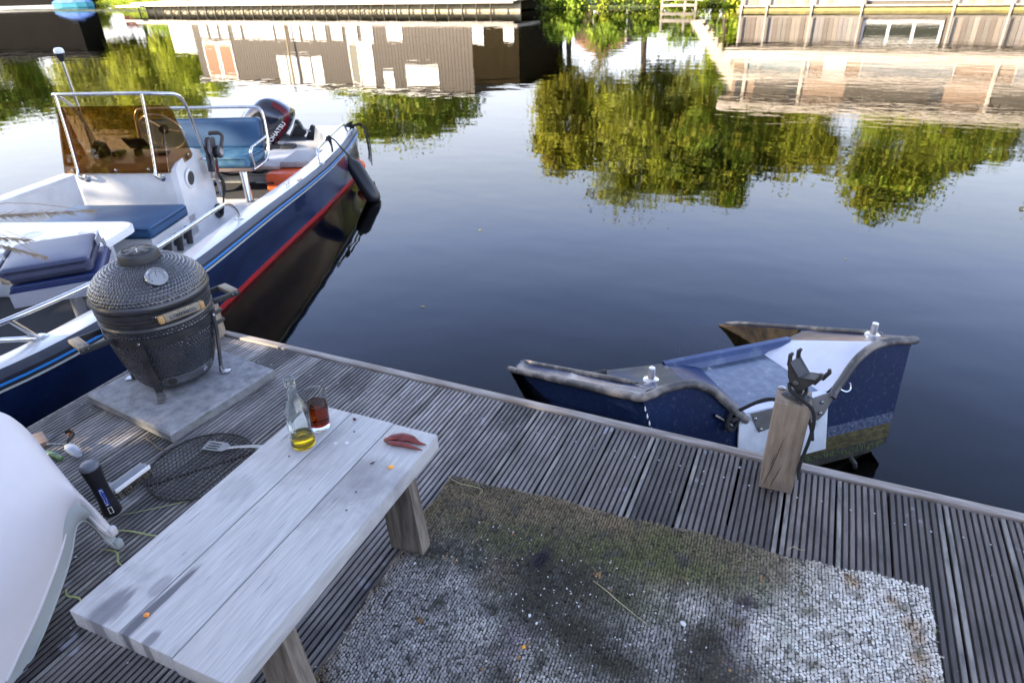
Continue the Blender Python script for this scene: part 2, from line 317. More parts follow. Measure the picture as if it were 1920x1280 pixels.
# ------------------------------------------------------------------ water and bed
def make_water():
    m = bpy.data.materials.new('canal_water'); m.use_nodes = True; nt = m.node_tree; nt.nodes.clear(); L = nt.links.new
    out = nd(nt, 'ShaderNodeOutputMaterial'); geo = nd(nt, 'ShaderNodeNewGeometry')
    def ns(scale, st, det, rough=.5):
        mp = nd(nt, 'ShaderNodeMapping'); mp.inputs['Scale'].default_value = st; mp.inputs['Rotation'].default_value = (0, 0, rad(18)); L(geo.outputs['Position'], mp.inputs[0])
        n = nd(nt, 'ShaderNodeTexNoise'); n.inputs['Scale'].default_value = scale; n.inputs['Detail'].default_value = det; n.inputs['Roughness'].default_value = rough; L(mp.outputs[0], n.inputs['Vector']); return n.outputs['Fac']
    a = ns(1.0, (1, 1.5, 1), 2); b = ns(5.5, (1, 1.4, 1), 2); reg = ns(.10, (1, 2.2, 1), 2)
    r = nd(nt, 'ShaderNodeMapRange'); r.inputs[1].default_value = .42; r.inputs[2].default_value = .62; r.inputs[3].default_value = .15; r.inputs[4].default_value = 1.; L(reg, r.inputs[0])
    m1 = nd(nt, 'ShaderNodeMath', operation='MULTIPLY'); L(a, m1.inputs[0]); m1.inputs[1].default_value = .0045
    m2 = nd(nt, 'ShaderNodeMath', operation='MULTIPLY'); L(b, m2.inputs[0]); L(r.outputs[0], m2.inputs[1])
    m3 = nd(nt, 'ShaderNodeMath', operation='MULTIPLY_ADD'); L(m2.outputs[0], m3.inputs[0]); m3.inputs[1].default_value = .00065; L(m1.outputs[0], m3.inputs[2])
    sp = nd(nt, 'ShaderNodeSeparateXYZ'); L(geo.outputs['Position'], sp.inputs[0])
    rx = nd(nt, 'ShaderNodeMapRange', interpolation_type='SMOOTHSTEP'); rx.inputs[1].default_value = -5; rx.inputs[2].default_value = .5; L(sp.outputs['X'], rx.inputs[0])
    ry = nd(nt, 'ShaderNodeMapRange', interpolation_type='SMOOTHSTEP'); ry.inputs[1].default_value = 6.5; ry.inputs[2].default_value = 11; L(sp.outputs['Y'], ry.inputs[0])
    c_ = ns(2.2, (1, 2.6, 1), 3, .6); m5 = nd(nt, 'ShaderNodeMath', operation='MULTIPLY'); L(rx.outputs[0], m5.inputs[0]); L(ry.outputs[0], m5.inputs[1])
    m6 = nd(nt, 'ShaderNodeMath', operation='MULTIPLY'); L(m5.outputs[0], m6.inputs[0]); L(c_, m6.inputs[1]); m7 = nd(nt, 'ShaderNodeMath', operation='MULTIPLY_ADD'); L(m6.outputs[0], m7.inputs[0]); m7.inputs[1].default_value = .0017; L(m3.outputs[0], m7.inputs[2]); m3 = m7
    bp = nd(nt, 'ShaderNodeBump'); bp.inputs['Strength'].default_value = 1; bp.inputs['Distance'].default_value = 1.; L(m3.outputs[0], bp.inputs['Height'])
    fr = nd(nt, 'ShaderNodeFresnel'); fr.inputs['IOR'].default_value = 1.34; L(bp.outputs[0], fr.inputs['Normal'])
    gl = nd(nt, 'ShaderNodeBsdfGlossy'); gl.inputs['Roughness'].default_value = .012; L(bp.outputs[0], gl.inputs['Normal'])
    tr = nd(nt, 'ShaderNodeBsdfTransparent'); tr.inputs[0].default_value = (.8, .8, .7, 1)
    mx = nd(nt, 'ShaderNodeMixShader'); L(fr.outputs[0], mx.inputs[0]); L(tr.outputs[0], mx.inputs[1]); L(gl.outputs[0], mx.inputs[2]); L(mx.outputs[0], out.inputs['Surface'])
    va = nd(nt, 'ShaderNodeVolumeAbsorption'); va.inputs['Color'].default_value = (.42, .30, .10, 1); va.inputs['Density'].default_value = 5.0; L(va.outputs[0], out.inputs['Volume'])
    mb = MB(); mb.box(-300, 200, -60, 300, WZ-2.0, WZ, m); tag(mb.build('water'), kind='structure')
make_water()
m_bed = mat('canal_mud', (.03, .026, .016), .9, col2=(.05, .042, .025), scale=2, world_co=True)
mb = MB(); mb.box(-320, 220, -80, 320, WZ-2.6, WZ-1.95, m_bed); tag(mb.build('canal_bed'), kind='structure')
# land: far banks and the land behind the deck
m_grass = mat('bank_grass', (.035, .06, .018), .9, col2=(.07, .09, .03), scale=3, world_co=True, bump=.03, bscale=14)
mb = MB()
mb.prism([(-300, 90), (-74, 50.5), (-66, 49), (-48, 40.5), (-38, 39.5), (-16, 36.6), (-9.5, 36.9), (-4, 37.4), (200, 41), (200, 300), (-300, 300)], WZ-2.2, WZ+.12, m_grass)
tag(mb.build('far_bank'), kind='structure')
mb = MB(); mb.prism([(-60, -1.62), (60, -1.62), (60, -55), (-60, -55)], WZ-2.2, -.03, m_grass); tag(mb.build('garden_ground'), kind='structure')

# ------------------------------------------------------------------ the deck
X0 = -1.987; DY1 = 1.925; DY0 = -1.6
deck = tag(empty('deck'), kind='structure')
def board_mesh(seed):
    r = random.Random(seed); prof = []; n = 8; rw, gw = .0125, .0060; x = 0
    for i in range(n):
        a = x; b = x+rw; h = r.uniform(-.0006, .0002)
        prof += [(a, -.0075), (a+.0003, -.0018+h), (a+.0018, h), (b-.0018, h), (b-.0003, -.0018+h), (b, -.0075)]; x = b+gw
    W = prof[-1][0]; prof = [(0, -.028)]+prof+[(W, -.028)]
    ys = [DY0, -.6, .2, .7, 1.1, 1.4, 1.7, DY1-.006, DY1]; mb = MB(); rows = []
    offs = [r.uniform(-.0012, .0012) for _ in ys]
    for j, y in enumerate(ys):
        dz = -.003 if j == len(ys)-1 else 0
        rows.append([Vector((p[0]+offs[j], y, p[1]+(dz if p[1] > -.02 else 0))) for p in prof])
    m = len(prof)
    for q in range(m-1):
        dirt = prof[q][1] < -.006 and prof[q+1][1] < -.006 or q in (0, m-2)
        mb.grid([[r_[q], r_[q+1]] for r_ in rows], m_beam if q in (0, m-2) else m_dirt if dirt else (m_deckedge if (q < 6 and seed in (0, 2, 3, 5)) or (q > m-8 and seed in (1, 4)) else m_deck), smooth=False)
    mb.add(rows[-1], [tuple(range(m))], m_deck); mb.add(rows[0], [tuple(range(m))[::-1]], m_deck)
    return mb.mesh('deck_board')
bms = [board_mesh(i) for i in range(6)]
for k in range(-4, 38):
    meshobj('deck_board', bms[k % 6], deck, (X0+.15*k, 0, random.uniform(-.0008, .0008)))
XR = X0+.15*38; XL = -2.60
mb = MB(); mb.rbox(XL+.115, XR, 1.932, 1.968, -.05, .004, m_trim, .004); mb.build('edge_trim', deck)
mb = MB(); mb.rbox(XL-.004, XL+.008, DY0, 1.84, -.05, .001, m_trim, .003); mb.build('side_trim', deck)
mb = MB(); mb.box(XL, XR, 1.90, 1.925, -.30, -.052, m_beam); mb.box(XL+.01, XL+.04, DY0, 1.90, -.30, -.052, m_beam)
for y in (-1.4, -.8, -.2, .4, 1.0, 1.55): mb.box(XL+.04, XR, y, y+.06, -.14, -.0295, m_iron)
mb.box(XL+.1, XR, DY0, 1.8, -.62, -.30, m_beam); mb.build('substructure', deck)
mb = MB()
for k in range(-4, 38):
    for y in (1.79, 1.26, .72, .18):
        for dx in (.036, .108): 
            T = Matrix.Translation((X0+.15*k+dx+random.uniform(-.004, .004), y+random.uniform(-.012, .012), .0006))
            mb.lathe([(.0036, 0), (.0030, .0005), (0.0, .0002)], m_brush, 8, T=T)
tag(mb.build('screw_head', deck), kind='stuff')
# mooring post on the corner behind the barbecue
t = tag(empty('mooring_post', (-2.50, 1.895, -.4)), 'short weathered timber post on the deck corner behind the kamado barbecue', 'post')
mb = MB(); mb.rbox(-.06, .06, -.055, .055, -.6, .57, m_post, .006); mb.build('timber', t)
mb = MB()
for z in (.47, .52): mb.rbox(-.066, .068, -.061, .061, z, z+.016, m_blk2, .003)
mb.build('strap', t)
# post with the black cradle
pst = tag(empty('timber_post', (.0765, 1.84, 0), rad(1.5)), 'square oak post at the deck edge with a black cradle on top', 'post')
mb = MB(); mb.rbox(-.05, .05, -.05, .05, .0008, .335, m_post, .0035)
mb.build('timber', pst)
m_crack = mat('crack_dark', (.03, .025, .02), .95)
mb = MB()
for pts in ([(-.005, .215), (-.012, .17), (-.020, .11), (-.033, .04), (-.038, .012)], [(-.018, .15), (-.024, .12), (-.028, .10)], [(.004, .11), (-.004, .07), (-.018, .01)]):
    mb.tube([(x, -.0502, z) for x, z in pts], [.0004]+[.0011]*(len(pts)-2)+[.0005], m_crack, 5)
mb.build('crack', pst)
mb = MB(); mb.lathe([(.011, 0), (.011, .004), (.006, .007), (0, .007)], m_brush, 12, T=Matrix.Translation((-.037, .035, .335))); mb.build('bolt_head', pst)
# the cradle: base flange, swivel, U shaped yoke with four prongs
cr = tag(empty('cradle', (.084, 1.842, .3355), rad(-32)), 'black plastic swivel cradle with four prongs screwed onto the oak post', 'cradle')
mb = MB(); mb.rbox(-.036, .036, -.030, .030, 0, .006, m_blk2, .003)
for x in (-.026, .026):
    for y in (-.021, .021): mb.lathe([(.005, .006), (.004, .008), (0, .008)], m_black, 10, c=(x, y, 0))
mb.build('flange', cr)
mb = MB(); mb.lathe([(.024, .005), (.022, .012), (.013, .016), (.012, .030), (.017, .034), (.017, .042), (.010, .046)], m_blk2, 20); mb.build('swivel', cr)
mb = MB(); R = Matrix.Translation((0, 0, .05)) @ Matrix.Rotation(rad(12), 4, 'Y')
for y in (-.026, .021):
    pl_ = [(-.052, .060), (-.030, .012), (-.012, -.008), (.012, -.008), (.030, .012), (.052, .060), (.046, .062), (0, .034), (-.046, .062)]
    T = R @ Matrix.Translation((0, y, 0)) @ Matrix.Rotation(rad(90), 4, 'X')
    mb.prism(pl_, 0, -.006, m_blk2, T)
mb.add([R @ Vector(p) for p in [(-.046, -.026, .056), (0, -.026, .030), (.046, -.026, .056), (.046, .026, .056), (0, .026, .030), (-.046, .026, .056), (-.046, -.026, .060), (0, -.026, .034), (.046, -.026, .060), (.046, .026, .060), (0, .026, .034), (-.046, .026, .060)]],
       [(0, 5, 4, 1), (1, 4, 3, 2), (6, 7, 10, 11), (7, 8, 9, 10), (0, 1, 7, 6), (1, 2, 8, 7), (3, 4, 10, 9), (4, 5, 11, 10), (0, 6, 11, 5), (2, 3, 9, 8)], m_blk2)
mb.build('yoke', cr)
for x, y in ((-.049, -.02), (-.049, .02), (.049, -.02), (.049, .02)):
    mb = MB(); s = 1 if x > 0 else -1
    mb.tube([R @ Vector(p) for p in [(x*.92, y, .045), (x, y, .062), (x*1.1, y, .078), (x*1.02, y, .088)]], [.006, .0065, .0065, .005], m_blk2, 8); mb.build('prong', cr)
mb = MB(); mb.lathe([(.009, 0), (.008, .004), (0, .005)], m_brush, 14, T=R @ Matrix.Translation((0, -.027, .012)) @ Matrix.Rotation(rad(90), 4, 'X')); mb.build('pivot_bolt', cr)
# black rubber lashing round the cradle foot
cord = MB(); cord.tube(catmull([(.055, 1.826, .385), (.062, 1.802, .378), (.095, 1.79, .362), (.130, 1.79, .335), (.142, 1.786, .29), (.140, 1.785, .22), (.133, 1.786, .15), (.132, 1.788, .10), (.139, 1.783, .075)], 6), .0055, m_rope, 10)
cord.tube(catmull([(.055, 1.826, .385), (.072, 1.87, .375), (.10, 1.865, .37), (.105, 1.83, .366), (.095, 1.79, .362)], 6), .0055, m_rope, 10)
tag(cord.build('shock_cord'), 'black shock cord looped round the cradle foot and hanging down the oak post', 'cord')

# ------------------------------------------------------------------ bench
BX, BY, BZ = -1.2045, .4215, .400
bench = tag(empty('wooden_bench', (BX, BY, 0), rad(1.09)), 'low silver-grey wooden bench made of three thick planks', 'bench')
for i in range(3):
    mb = MB(); x = .1415*i; mb.rbox(x+.0013, x+.1398, 0, .772, -.047, 0, m_bench, .0022)
    mb.build('plank', bench, loc=(0, (.0, .001, -.002)[i], BZ))
# stains: thin proud patches of dark damp that follow the grain at the near ends
def stain(x0, x1, y0, y1, taper=.5):
    n = 10; pts = []
    for i in range(n+1): pts.append((x0+(x1-x0)*.5*taper*(i/n)**1.5+random.uniform(-.003, .003)*(i > 0), y0+(y1-y0)*i/n))
    for i in range(n, -1, -1): pts.append((x1-(x1-x0)*.35*taper*(i/n)**1.2+random.uniform(-.004, .002)*(i > 0), y0+(y1-y0)*(i/n)*.93))
    return pts
m_chk = mat('drying_crack', (.06, .055, .055), .9)
mb = MB(); rk = random.Random(21)
for _ in range(26):
    x = rk.uniform(.01, .41); y = rk.uniform(.03, .72); l = rk.uniform(.012, .06)
    if abs((x % .1415)) < .008 or abs((x % .1415)) > .133: continue
    mb.tube([(x, y, .0), (x+rk.uniform(-.0008, .0008), y+l*.5, .0), (x+rk.uniform(-.0012, .0012), y+l, .0)], [.00015, .0005, .00015], m_chk, 4)
for x, y in ((.345, .50), (.36, .44), (.20, .70), (.10, .55)): mb.lathe([(.0032, 0), (.0026, .0006), (.001, .0003), (0, .0003)], m_chk, 8, c=(x, y, 0))
tag(mb.build('drying_checks', bench, loc=(0, 0, BZ)), kind='stuff')
def bleg(x, y, lean):
    mb = MB(); pts = []
    for z, dx, hw, y0, y1 in ((0, lean, .055, 0, .045), (.353, 0, .052, .004, .041)):
        pts += [(x+dx-hw, y+y0, z), (x+dx+hw, y+y0, z), (x+dx+hw, y+y1, z), (x+dx-hw, y+y1, z)]
    mb.add(pts, [(0, 3, 2, 1), (4, 5, 6, 7), (0, 1, 5, 4), (1, 2, 6, 5), (2, 3, 7, 6), (3, 0, 4, 7)], m_leg); mb.build('leg', bench)
for y in (.685, .17):
    bleg(.305, y, .022); bleg(.12, y, -.022)
    mb = MB(); mb.rbox(.10, .33, y+.047, y+.085, .30, .352, m_leg, .003); mb.build('crossbar', bench)
def onb(u_, v_):   # bench coordinates -> world
    a = rad(1.09); return (BX+u_*math.cos(a)-v_*math.sin(a), BY+u_*math.sin(a)+v_*math.cos(a), BZ+.0004)
# bottle
b0 = (-1.111, 1.028, BZ+.0006)
bt = tag(empty('glass_bottle', b0, rad(-20)), 'open clear glass bottle with an inch of yellow liquid standing on the bench', 'bottle')
outp = [(0, .004), (.024, .002), (.029, 0), (.0315, .004), (.032, .012), (.0305, .03), (.030, .06), (.031, .085), (.0322, .10), (.031, .115), (.026, .130), (.019, .142), (.0155, .155), (.0138, .175), (.0128, .187), (.0142, .190), (.0142, .1935), (.0128, .196), (.0142, .199), (.0142, .206), (.0128, .211), (.0095, .211), (.0095, .19), (.0100, .175), (.012, .155), (.016, .143), (.0225, .131), (.0280, .114), (.0295, .10), (.0282, .07), (.0280, .03), (.029, .014), (.027, .008), (0, .007)]
mb = MB(); mb.lathe(outp, m_clear, 40); mb.build('glass', bt)
m_yel = solid_glass('yellow_liquid', (.93, .74, .10), 1.34); m_cola = solid_glass('dark_soft_drink', (.50, .15, .055), 1.34)
mb = MB(); mb.lathe([(0, .0068), (.0272, .0078), (.0294, .014), (.0284, .03), (.0284, .036), (0, .0362)], m_yel, 36)
mb.build('liquid', bt)
mb = MB()
for s_ in (1, .66):
    P_ = []
    for k in range(17):
        a = math.pi*k/16; P_.append((.013*s_*math.cos(a), .095+.012*s_*math.sin(a)))
    P_ = [(.013*s_, .06+.006*(1-s_))]+P_+[(-.013*s_, .06+.006*(1-s_))]
    mb.tube([(.0316*math.sin(x/.0316+rad(18)), -.0316*math.cos(x/.0316+rad(18)), z) for x, z in P_], .0008, m_clear, 6, closed=True)
for z in (.07, .076, .082, .088, .094): mb.tube([(.0316*math.sin(x/.0316+rad(18)), -.0316*math.cos(x/.0316+rad(18)), z) for x in (-.006, 0, .006)], .0009, m_clear, 6)
mb.build('embossing', bt)
# glass of cola
gp = (-1.121, 1.109, BZ+.0006)
g = tag(empty('drinking_glass', gp), 'tumbler three quarters full of dark brown soft drink beside the bottle', 'glass')
mb = MB(); mb.lathe([(0, .001), (.027, 0), (.0285, .003), (.0292, .03), (.0325, .09), (.034, .113), (.0332, .114), (.0322, .113), (.0308, .09), (.0278, .03), (.0268, .014), (0, .011)], m_clear, 44); mb.build('tumbler', g)
mb = MB(); mb.lathe([(0, .0108), (.0270, .0142), (.0282, .03), (.0306, .078), (0, .0782)], m_cola, 40); mb.build('drink', g)
# things lying on the bench
m_crim = mat('dark_red_skin', (.10, .013, .011), .5, col2=(.21, .034, .026), scale=60, bump=.0008, bscale=160)
def lump(name, loc, sx, sy, sz, mt, label, cat, rz=0, seed=0, rough=.25):
    bm = bmesh.new(); bmesh.ops.create_icosphere(bm, subdivisions=2, radius=1); r = random.Random(seed)
    for v in bm.verts:
        k = 1+rough*(mnoise.noise(v.co*1.7+Vector((seed*3.1, 0, 0)))); v.co = Vector((v.co.x*sx*k, v.co.y*sy*k, max(v.co.z*sz*k, -sz*.35)))
    mb = MB(); mb.bm(bm, mt); return tag(mb.build(name, None, (loc[0], loc[1], loc[2]+sz*.35), (0, 0, rz)), label, cat)
cf = tag(empty('crayfish_shell', (-.858, 1.137, BZ+.001), rad(17)), 'dark red crayfish-like husk with two long claws at the far end of the bench', 'husk')
def blob(pts, rr, mt, name, flat=.72):
    mb = MB(); mb.tube(catmull(pts, 4), [r_ for r_ in np.interp(np.linspace(0, 1, (len(pts)-1)*4+1), np.linspace(0, 1, len(rr)), rr)], mt, 9)
    zc = pts[0][2]; mb.v = [(v[0], v[1], max(v[2]*flat, .0002)) for v in mb.v]; return mb.build(name, cf)
blob([(-.052, .004, .006), (-.040, .008, .009), (-.012, .012, .012), (.015, .006, .011), (.036, -.004, .006), (.058, -.008, .003)], [.005, .011, .013, .012, .006, .0015], m_crim, 'claw')
blob([(-.050, -.006, .005), (-.030, -.012, .007), (.0, -.016, .008), (.025, -.024, .006), (.052, -.030, .003)], [.004, .0075, .008, .005, .0015], m_crim, 'claw')
blob([(-.058, -.004, .005), (-.054, .002, .006), (-.046, .006, .006)], [.004, .008, .005], mat('husk_head', (.30, .05, .02), .5, col2=(.09, .06, .04), scale=120), 'head')
blob([(-.02, -.004, .012), (.0, .0, .013), (.02, -.003, .010)], [.002, .004, .002], m_crim, 'ridge')
m_or = mat('orange_petal', (.85, .36, .03), .4)
lump('petal', (-.840, 1.037, BZ), .008, .0065, .004, m_or, 'yellow-orange drop shaped petal near the right edge of the bench', 'petal', .6, 3)
lump('crumb', (-1.045, .474, BZ), .006, .0045, .005, mat('orange_crumb', (.7, .25, .05), .6), 'orange crumb on the damp streak at the near end of the bench', 'crumb', .3, 5, .6)
lump('dried_berry', (-1.051, 1.172, BZ), .0055, .0045, .004, mat('maroon_scrap', (.10, .02, .02), .5), 'small dark maroon scrap at the far edge of the bench behind the husk', 'scrap', 0, 8, .5)
lump('seed', (-.894, 1.033, BZ), .0062, .0026, .0025, mat('brown_seed', (.09, .05, .04), .6), 'brown seed on the bench left of the orange petal', 'seed', 1.1, 9, .5)
m_drop = mat('white_bird_dropping', (.66, .66, .65), .6)
lump('dropping', (-1.007, 1.076, BZ), .006, .0055, .0015, m_drop, 'larger white bird dropping on the middle plank of the bench', 'dropping', 0, 11, .5)
lump('dropping', (-1.034, 1.063, BZ), .004, .0045, .0012, m_drop, 'smaller pale dropping left of the larger white one on the bench', 'dropping', 0, 12, .5)
# ------------------------------------------------------------------ barbecue slab and kamado
sl = MB(); pts = [(-2.517, 1.283), (-1.973, 1.219), (-1.931, 1.722), (-2.475, 1.786)]
c0 = (sum(p[0] for p in pts)/4, sum(p[1] for p in pts)/4)
def inset(p, d): v = Vector((p[0]-c0[0], p[1]-c0[1])); return (c0[0]+v.x*(1-d/v.length), c0[1]+v.y*(1-d/v.length))
rows = []
def ringpts(P4, n=14, amp=.0015, z=0, sd=0):
    out = []
    for i in range(4):
        a, b = Vector(P4[i]), Vector(P4[(i+1) % 4])
        for k in range(n):
            q = a.lerp(b, k/n); w = mnoise.noise(Vector((q.x*30, q.y*30, sd)))*amp; d = (q-Vector(c0)).normalized(); out.append(Vector((q.x+d.x*w, q.y+d.y*w, z)))
    return out
ii = [inset(p, .010) for p in pts]; bb = [inset(p, .006) for p in pts]
sl.grid([ringpts(bb, z=.001, sd=1, amp=.004), ringpts(pts, z=.010, sd=2), ringpts(pts, z=.040, sd=3)], m_slabside, smooth=False, closed=True)
sl.grid([ringpts(pts, z=.040, sd=3), ringpts(ii, z=.048, sd=4)], m_slab, smooth=False, closed=True)
r_ = ringpts(ii, z=.048, sd=4); sl.add(r_, [tuple(range(len(r_)))], m_slab)
tag(sl.build('paving_slab'), 'square grey concrete slab with bevelled edges under the kamado barbecue', 'slab')
SZ = .0485; KC = (-2.274, 1.53, 0); FA = rad(-16)
kam = tag(empty('kamado_barbecue', (KC[0], KC[1], SZ), FA), 'dark grey dimpled ceramic kamado barbecue with wooden handles', 'barbecue')
def dimple(prof, nth, amp, mt, name, ncell=92, cell=.0135, parent=kam):
    # dense lathe with rows of staggered bumps
    L_ = [0.]
    for i in range(1, len(prof)): L_.append(L_[-1]+math.dist(prof[i], prof[i-1]))
    tot = L_[-1]; m = int(tot/.0030); pr = [(float(np.interp(tot*i/m, L_, [p[0] for p in prof])), float(np.interp(tot*i/m, L_, [p[1] for p in prof]))) for i in range(m+1)]
    th = np.linspace(0, 2*np.pi, nth, endpoint=False); vs = []
    for i, (r, z) in enumerate(pr):
        a, b = pr[max(i-1, 0)], pr[min(i+1, m)]; tr_, tz = b[0]-a[0], b[1]-a[1]; l = math.hypot(tr_, tz); nr, nz = tz/l, -tr_/l
        s_ = tot*i/m/cell; row = math.floor(s_); fr = s_-row-.5+0*th
        nc = ncell; u = th/(2*np.pi)*nc+.5*(row % 2); fu = u-np.floor(u)-.5
        cid = (np.floor(u).astype(int) % nc); hsh = np.abs(np.sin(cid*12.9898+row*78.233)*43758.5453) % 1.0; hs2 = np.abs(np.sin(cid*39.346+row*11.135)*24634.6345) % 1.0; fu = fu+(hsh-.5)*.22; fr = fr+(hs2-.5)*.18; d2 = (fu*fu+fr*fr)*(.85+.4*hs2); h = np.clip(1-d2/.27, 0, 1); h = h*h*(3-2*h)
        edge = min(1, i/3, (m-i)/3); h = h*(.72+.5*hsh); rr = r+amp*h*nr*edge; zz = z+amp*h*nz*edge
        vs.append(np.stack([rr*np.cos(th), rr*np.sin(th), np.full_like(th, 0)+zz], 1))
    V = np.concatenate(vs); n = nth; i, k = np.meshgrid(np.arange(m), np.arange(n), indexing='ij'); l = (k+1) % n
    F = np.stack([i*n+k, i*n+l, (i+1)*n+l, (i+1)*n+k], -1).reshape(-1, 4)
    return meshobj(name, np_mesh(name, V, F, mt, smooth=True), parent)
zz = -SZ
base_p = [(.118, .062), (.135, .075), (.150, .10), (.170, .16), (.184, .22), (.194, .28), (.199, .33), (.200, .352)]
base_p = [(r, z+zz) for r, z in base_p]
dimple(base_p, 520, .0030, m_cer, 'bowl')
mb = MB(); mb.lathe([(0, .060+zz), (.118, .061+zz), (.119, .064+zz)], m_cersm, 40); mb.build('bowl_floor', kam); mb = MB(); mb.lathe([(.198, .350+zz), (.206, .356+zz), (.209, .364+zz), (.206, .373+zz), (.196, .378+zz)], m_cersm, 64); mb.build('bowl_rim', kam)
mb = MB(); mb.lathe([(.198, .376+zz), (.206, .3765+zz), (.2065, .394+zz), (.198, .395+zz)], m_iron, 64); mb.lathe([(.195, .395+zz), (.205, .396+zz), (.205, .404+zz), (.195, .405+zz)], m_felt, 64)
mb.lathe([(.199, .404+zz), (.209, .405+zz), (.209, .409+zz), (.199, .41+zz)], m_cersm, 64); mb.build('seal_band', kam)
mb = MB(); mb.lathe([(.200, .410+zz), (.2085, .411+zz), (.2095, .432+zz), (.205, .434+zz)], m_iron, 64); mb.build('lid_band', kam)
mb = MB(); mb.lathe([(.203, .434+zz), (.213, .438+zz), (.217, .446+zz), (.215, .456+zz), (.211, .463+zz)], m_cersm, 72); mb.build('lid_rim', kam)
dome = [(.211, .462), (.205, .482), (.193, .503), (.176, .523), (.154, .541), (.128, .556), (.100, .567), (.076, .573), (.066, .575)]
lid = dimple([(r, z+zz) for r, z in dome], 520, .0030, m_cer, 'lid')
cap = MB(); cap.lathe([(.070, .571+zz), (.073, .574+zz), (.0725, .600+zz), (.069, .606+zz), (.060, .609+zz), (.045, .6125+zz), (.020, .6145+zz), (0, .615+zz)], m_blk2, 40)
cp = cap.build('vent_cap', kam)
mb = MB()
for k in range(7):
    a = 2*math.pi*k/7
    T = Matrix.Rotation(a, 4, 'Z'); mb.prism([(.020, -.002), (.048, -.008), (.051, 0), (.048, .008), (.020, .002)], .6115+zz, .6142+zz, m_felt, T)
mb.lathe([(.058, .607+zz), (.058, .6115+zz), (.0545, .613+zz), (.0545, .607+zz)], m_blk2, 40); mb.build('vent_wheel', kam)
mb = MB(); mb.tube([(.030, -.012, .611+zz), (.036, -.014, .620+zz), (.050, -.018, .622+zz)], .0028, m_steel, 8); mb.tube([(.036, -.014, .612+zz), (.036, -.014, .626+zz)], .0035, m_steel, 8); mb.build('vent_tab', kam)
# thermometer
tr_ = .158; tz_ = .545+zz; nrm = Vector((.62, -.02, .78)).normalized()
T = Matrix.Translation((tr_*math.cos(rad(-6)), tr_*math.sin(rad(-6)), tz_)) @ nrm.to_track_quat('Z', 'Y').to_matrix().to_4x4()
th_ = empty('thermometer', (0, 0, 0), 0, kam)
bz = MB(); bz.lathe([(.030, -.012), (.030, -.002), (.0385, 0), (.040, .004), (.0385, .0075), (.034, .0075), (.033, .005)], m_steel, 40, T=T); bz.build('bezel', th_)
m_dial = mat('dial_face', (.62, .64, .66), .4); md = MB(); md.lathe([(.0335, .0045), (0, .0045)][::-1], m_dial, 36, T=T); md.build('dial', th_)
mb = MB()
for k in range(22):
    a = rad(-30+240*k/21); R_ = Matrix.Rotation(a, 4, 'Z'); mb.box(.022, .029, -.0006 if k % 3 else -.0011, .0006 if k % 3 else .0011, .0047, .0052, m_black, T @ R_)
mb.box(-.004, .024, -.0008, .0008, .0053, .0058, m_black, T @ Matrix.Rotation(rad(75), 4, 'Z')); mb.lathe([(.003, .005), (.003, .0065), (0, .0065)], m_steel, 10, T=T)
mb.build('dial_marks', th_)
# lid handle: bamboo bar on two brackets
lh = empty('lid_handle', (0, 0, 0), 0, kam)
mb = MB()
for y in (-.055, .055): mb.rbox(.205, .236, y-.011, y+.011, .412+zz, .428+zz, m_iron, .002); mb.lathe([(.006, 0), (.005, .004), (0, .005)], m_steel, 10, T=Matrix.Translation((.217, y*1.45, .422+zz)) @ Matrix.Rotation(rad(90), 4, 'Y'))
mb.rbox(.2105, .2145, -.095, .095, .413+zz, .430+zz, m_iron, .001); mb.build('bracket', lh)
mb = MB(); mb.rbox(.234, .256, -.068, .068, .407+zz, .436+zz, m_bamb, .004)
mb.build('grip', lh)
mb = MB()
for y0, y1 in ((-.086, -.0675), (.0675, .086)): mb = MB(); mb.rbox(.234, .256, y0, y1, .4068+zz, .4362+zz, m_bambend, .005); mb.build('grip_end', lh)
mb = MB(); mb.box(.2563, .2573, -.050, .050, .414+zz, .429+zz, m_brush)
for y in (-.043, .043): mb.lathe([(.004, 0), (.003, .002), (0, .002)], m_steel, 8, T=Matrix.Translation((.2575, y, .4215+zz)) @ Matrix.Rotation(rad(90), 4, 'Y'))
for y in (-.022, -.014, -.006, .004, .012, .020): mb.box(.2574, .2577, y-.0028, y+.0022, .418+zz, .425+zz, m_blk2)
mb.build('name_plate', lh)
# frame: ring, legs, feet
mb = MB(); mb.lathe([(.1995, .300+zz), (.2050, .300+zz), (.2070, .330+zz), (.2020, .330+zz)], m_iron, 64); mb.build('frame_ring', kam)
for k, a in enumerate((-45, 45, 135, 225)):
    ca, sa = math.cos(rad(a)), math.sin(rad(a)); R_ = Matrix.Rotation(rad(a), 4, 'Z')
    lg = MB(); pr = [(.209, .335), (.205, .24), (.190, .14), (.178, .060)]
    lg.grid([[R_ @ Vector((r+d, w, z+zz)) for (d, w) in ((-.003, -.014), (.003, -.014), (.003, .014), (-.003, .014))] for r, z in pr], m_iron, smooth=False, closed=True)
    lo = lg.build('leg', kam)
    ft = MB(); ft.rbox(.176, .213, -.016, .016, .0012, .0052, m_brush, .0012, T=R_); ft.rbox(.180, .1845, -.0155, .0155, .004, .040, m_brush, .0012, T=R_); ft.build('foot', lo)
    bo = MB(); bo.lathe([(.0065, 0), (.005, .004), (0, .005)], m_steel, 10, T=R_ @ Matrix.Translation((.212, 0, .318+zz)) @ Matrix.Rotation(rad(90), 4, 'Y')); bo.build('bolt', lo)
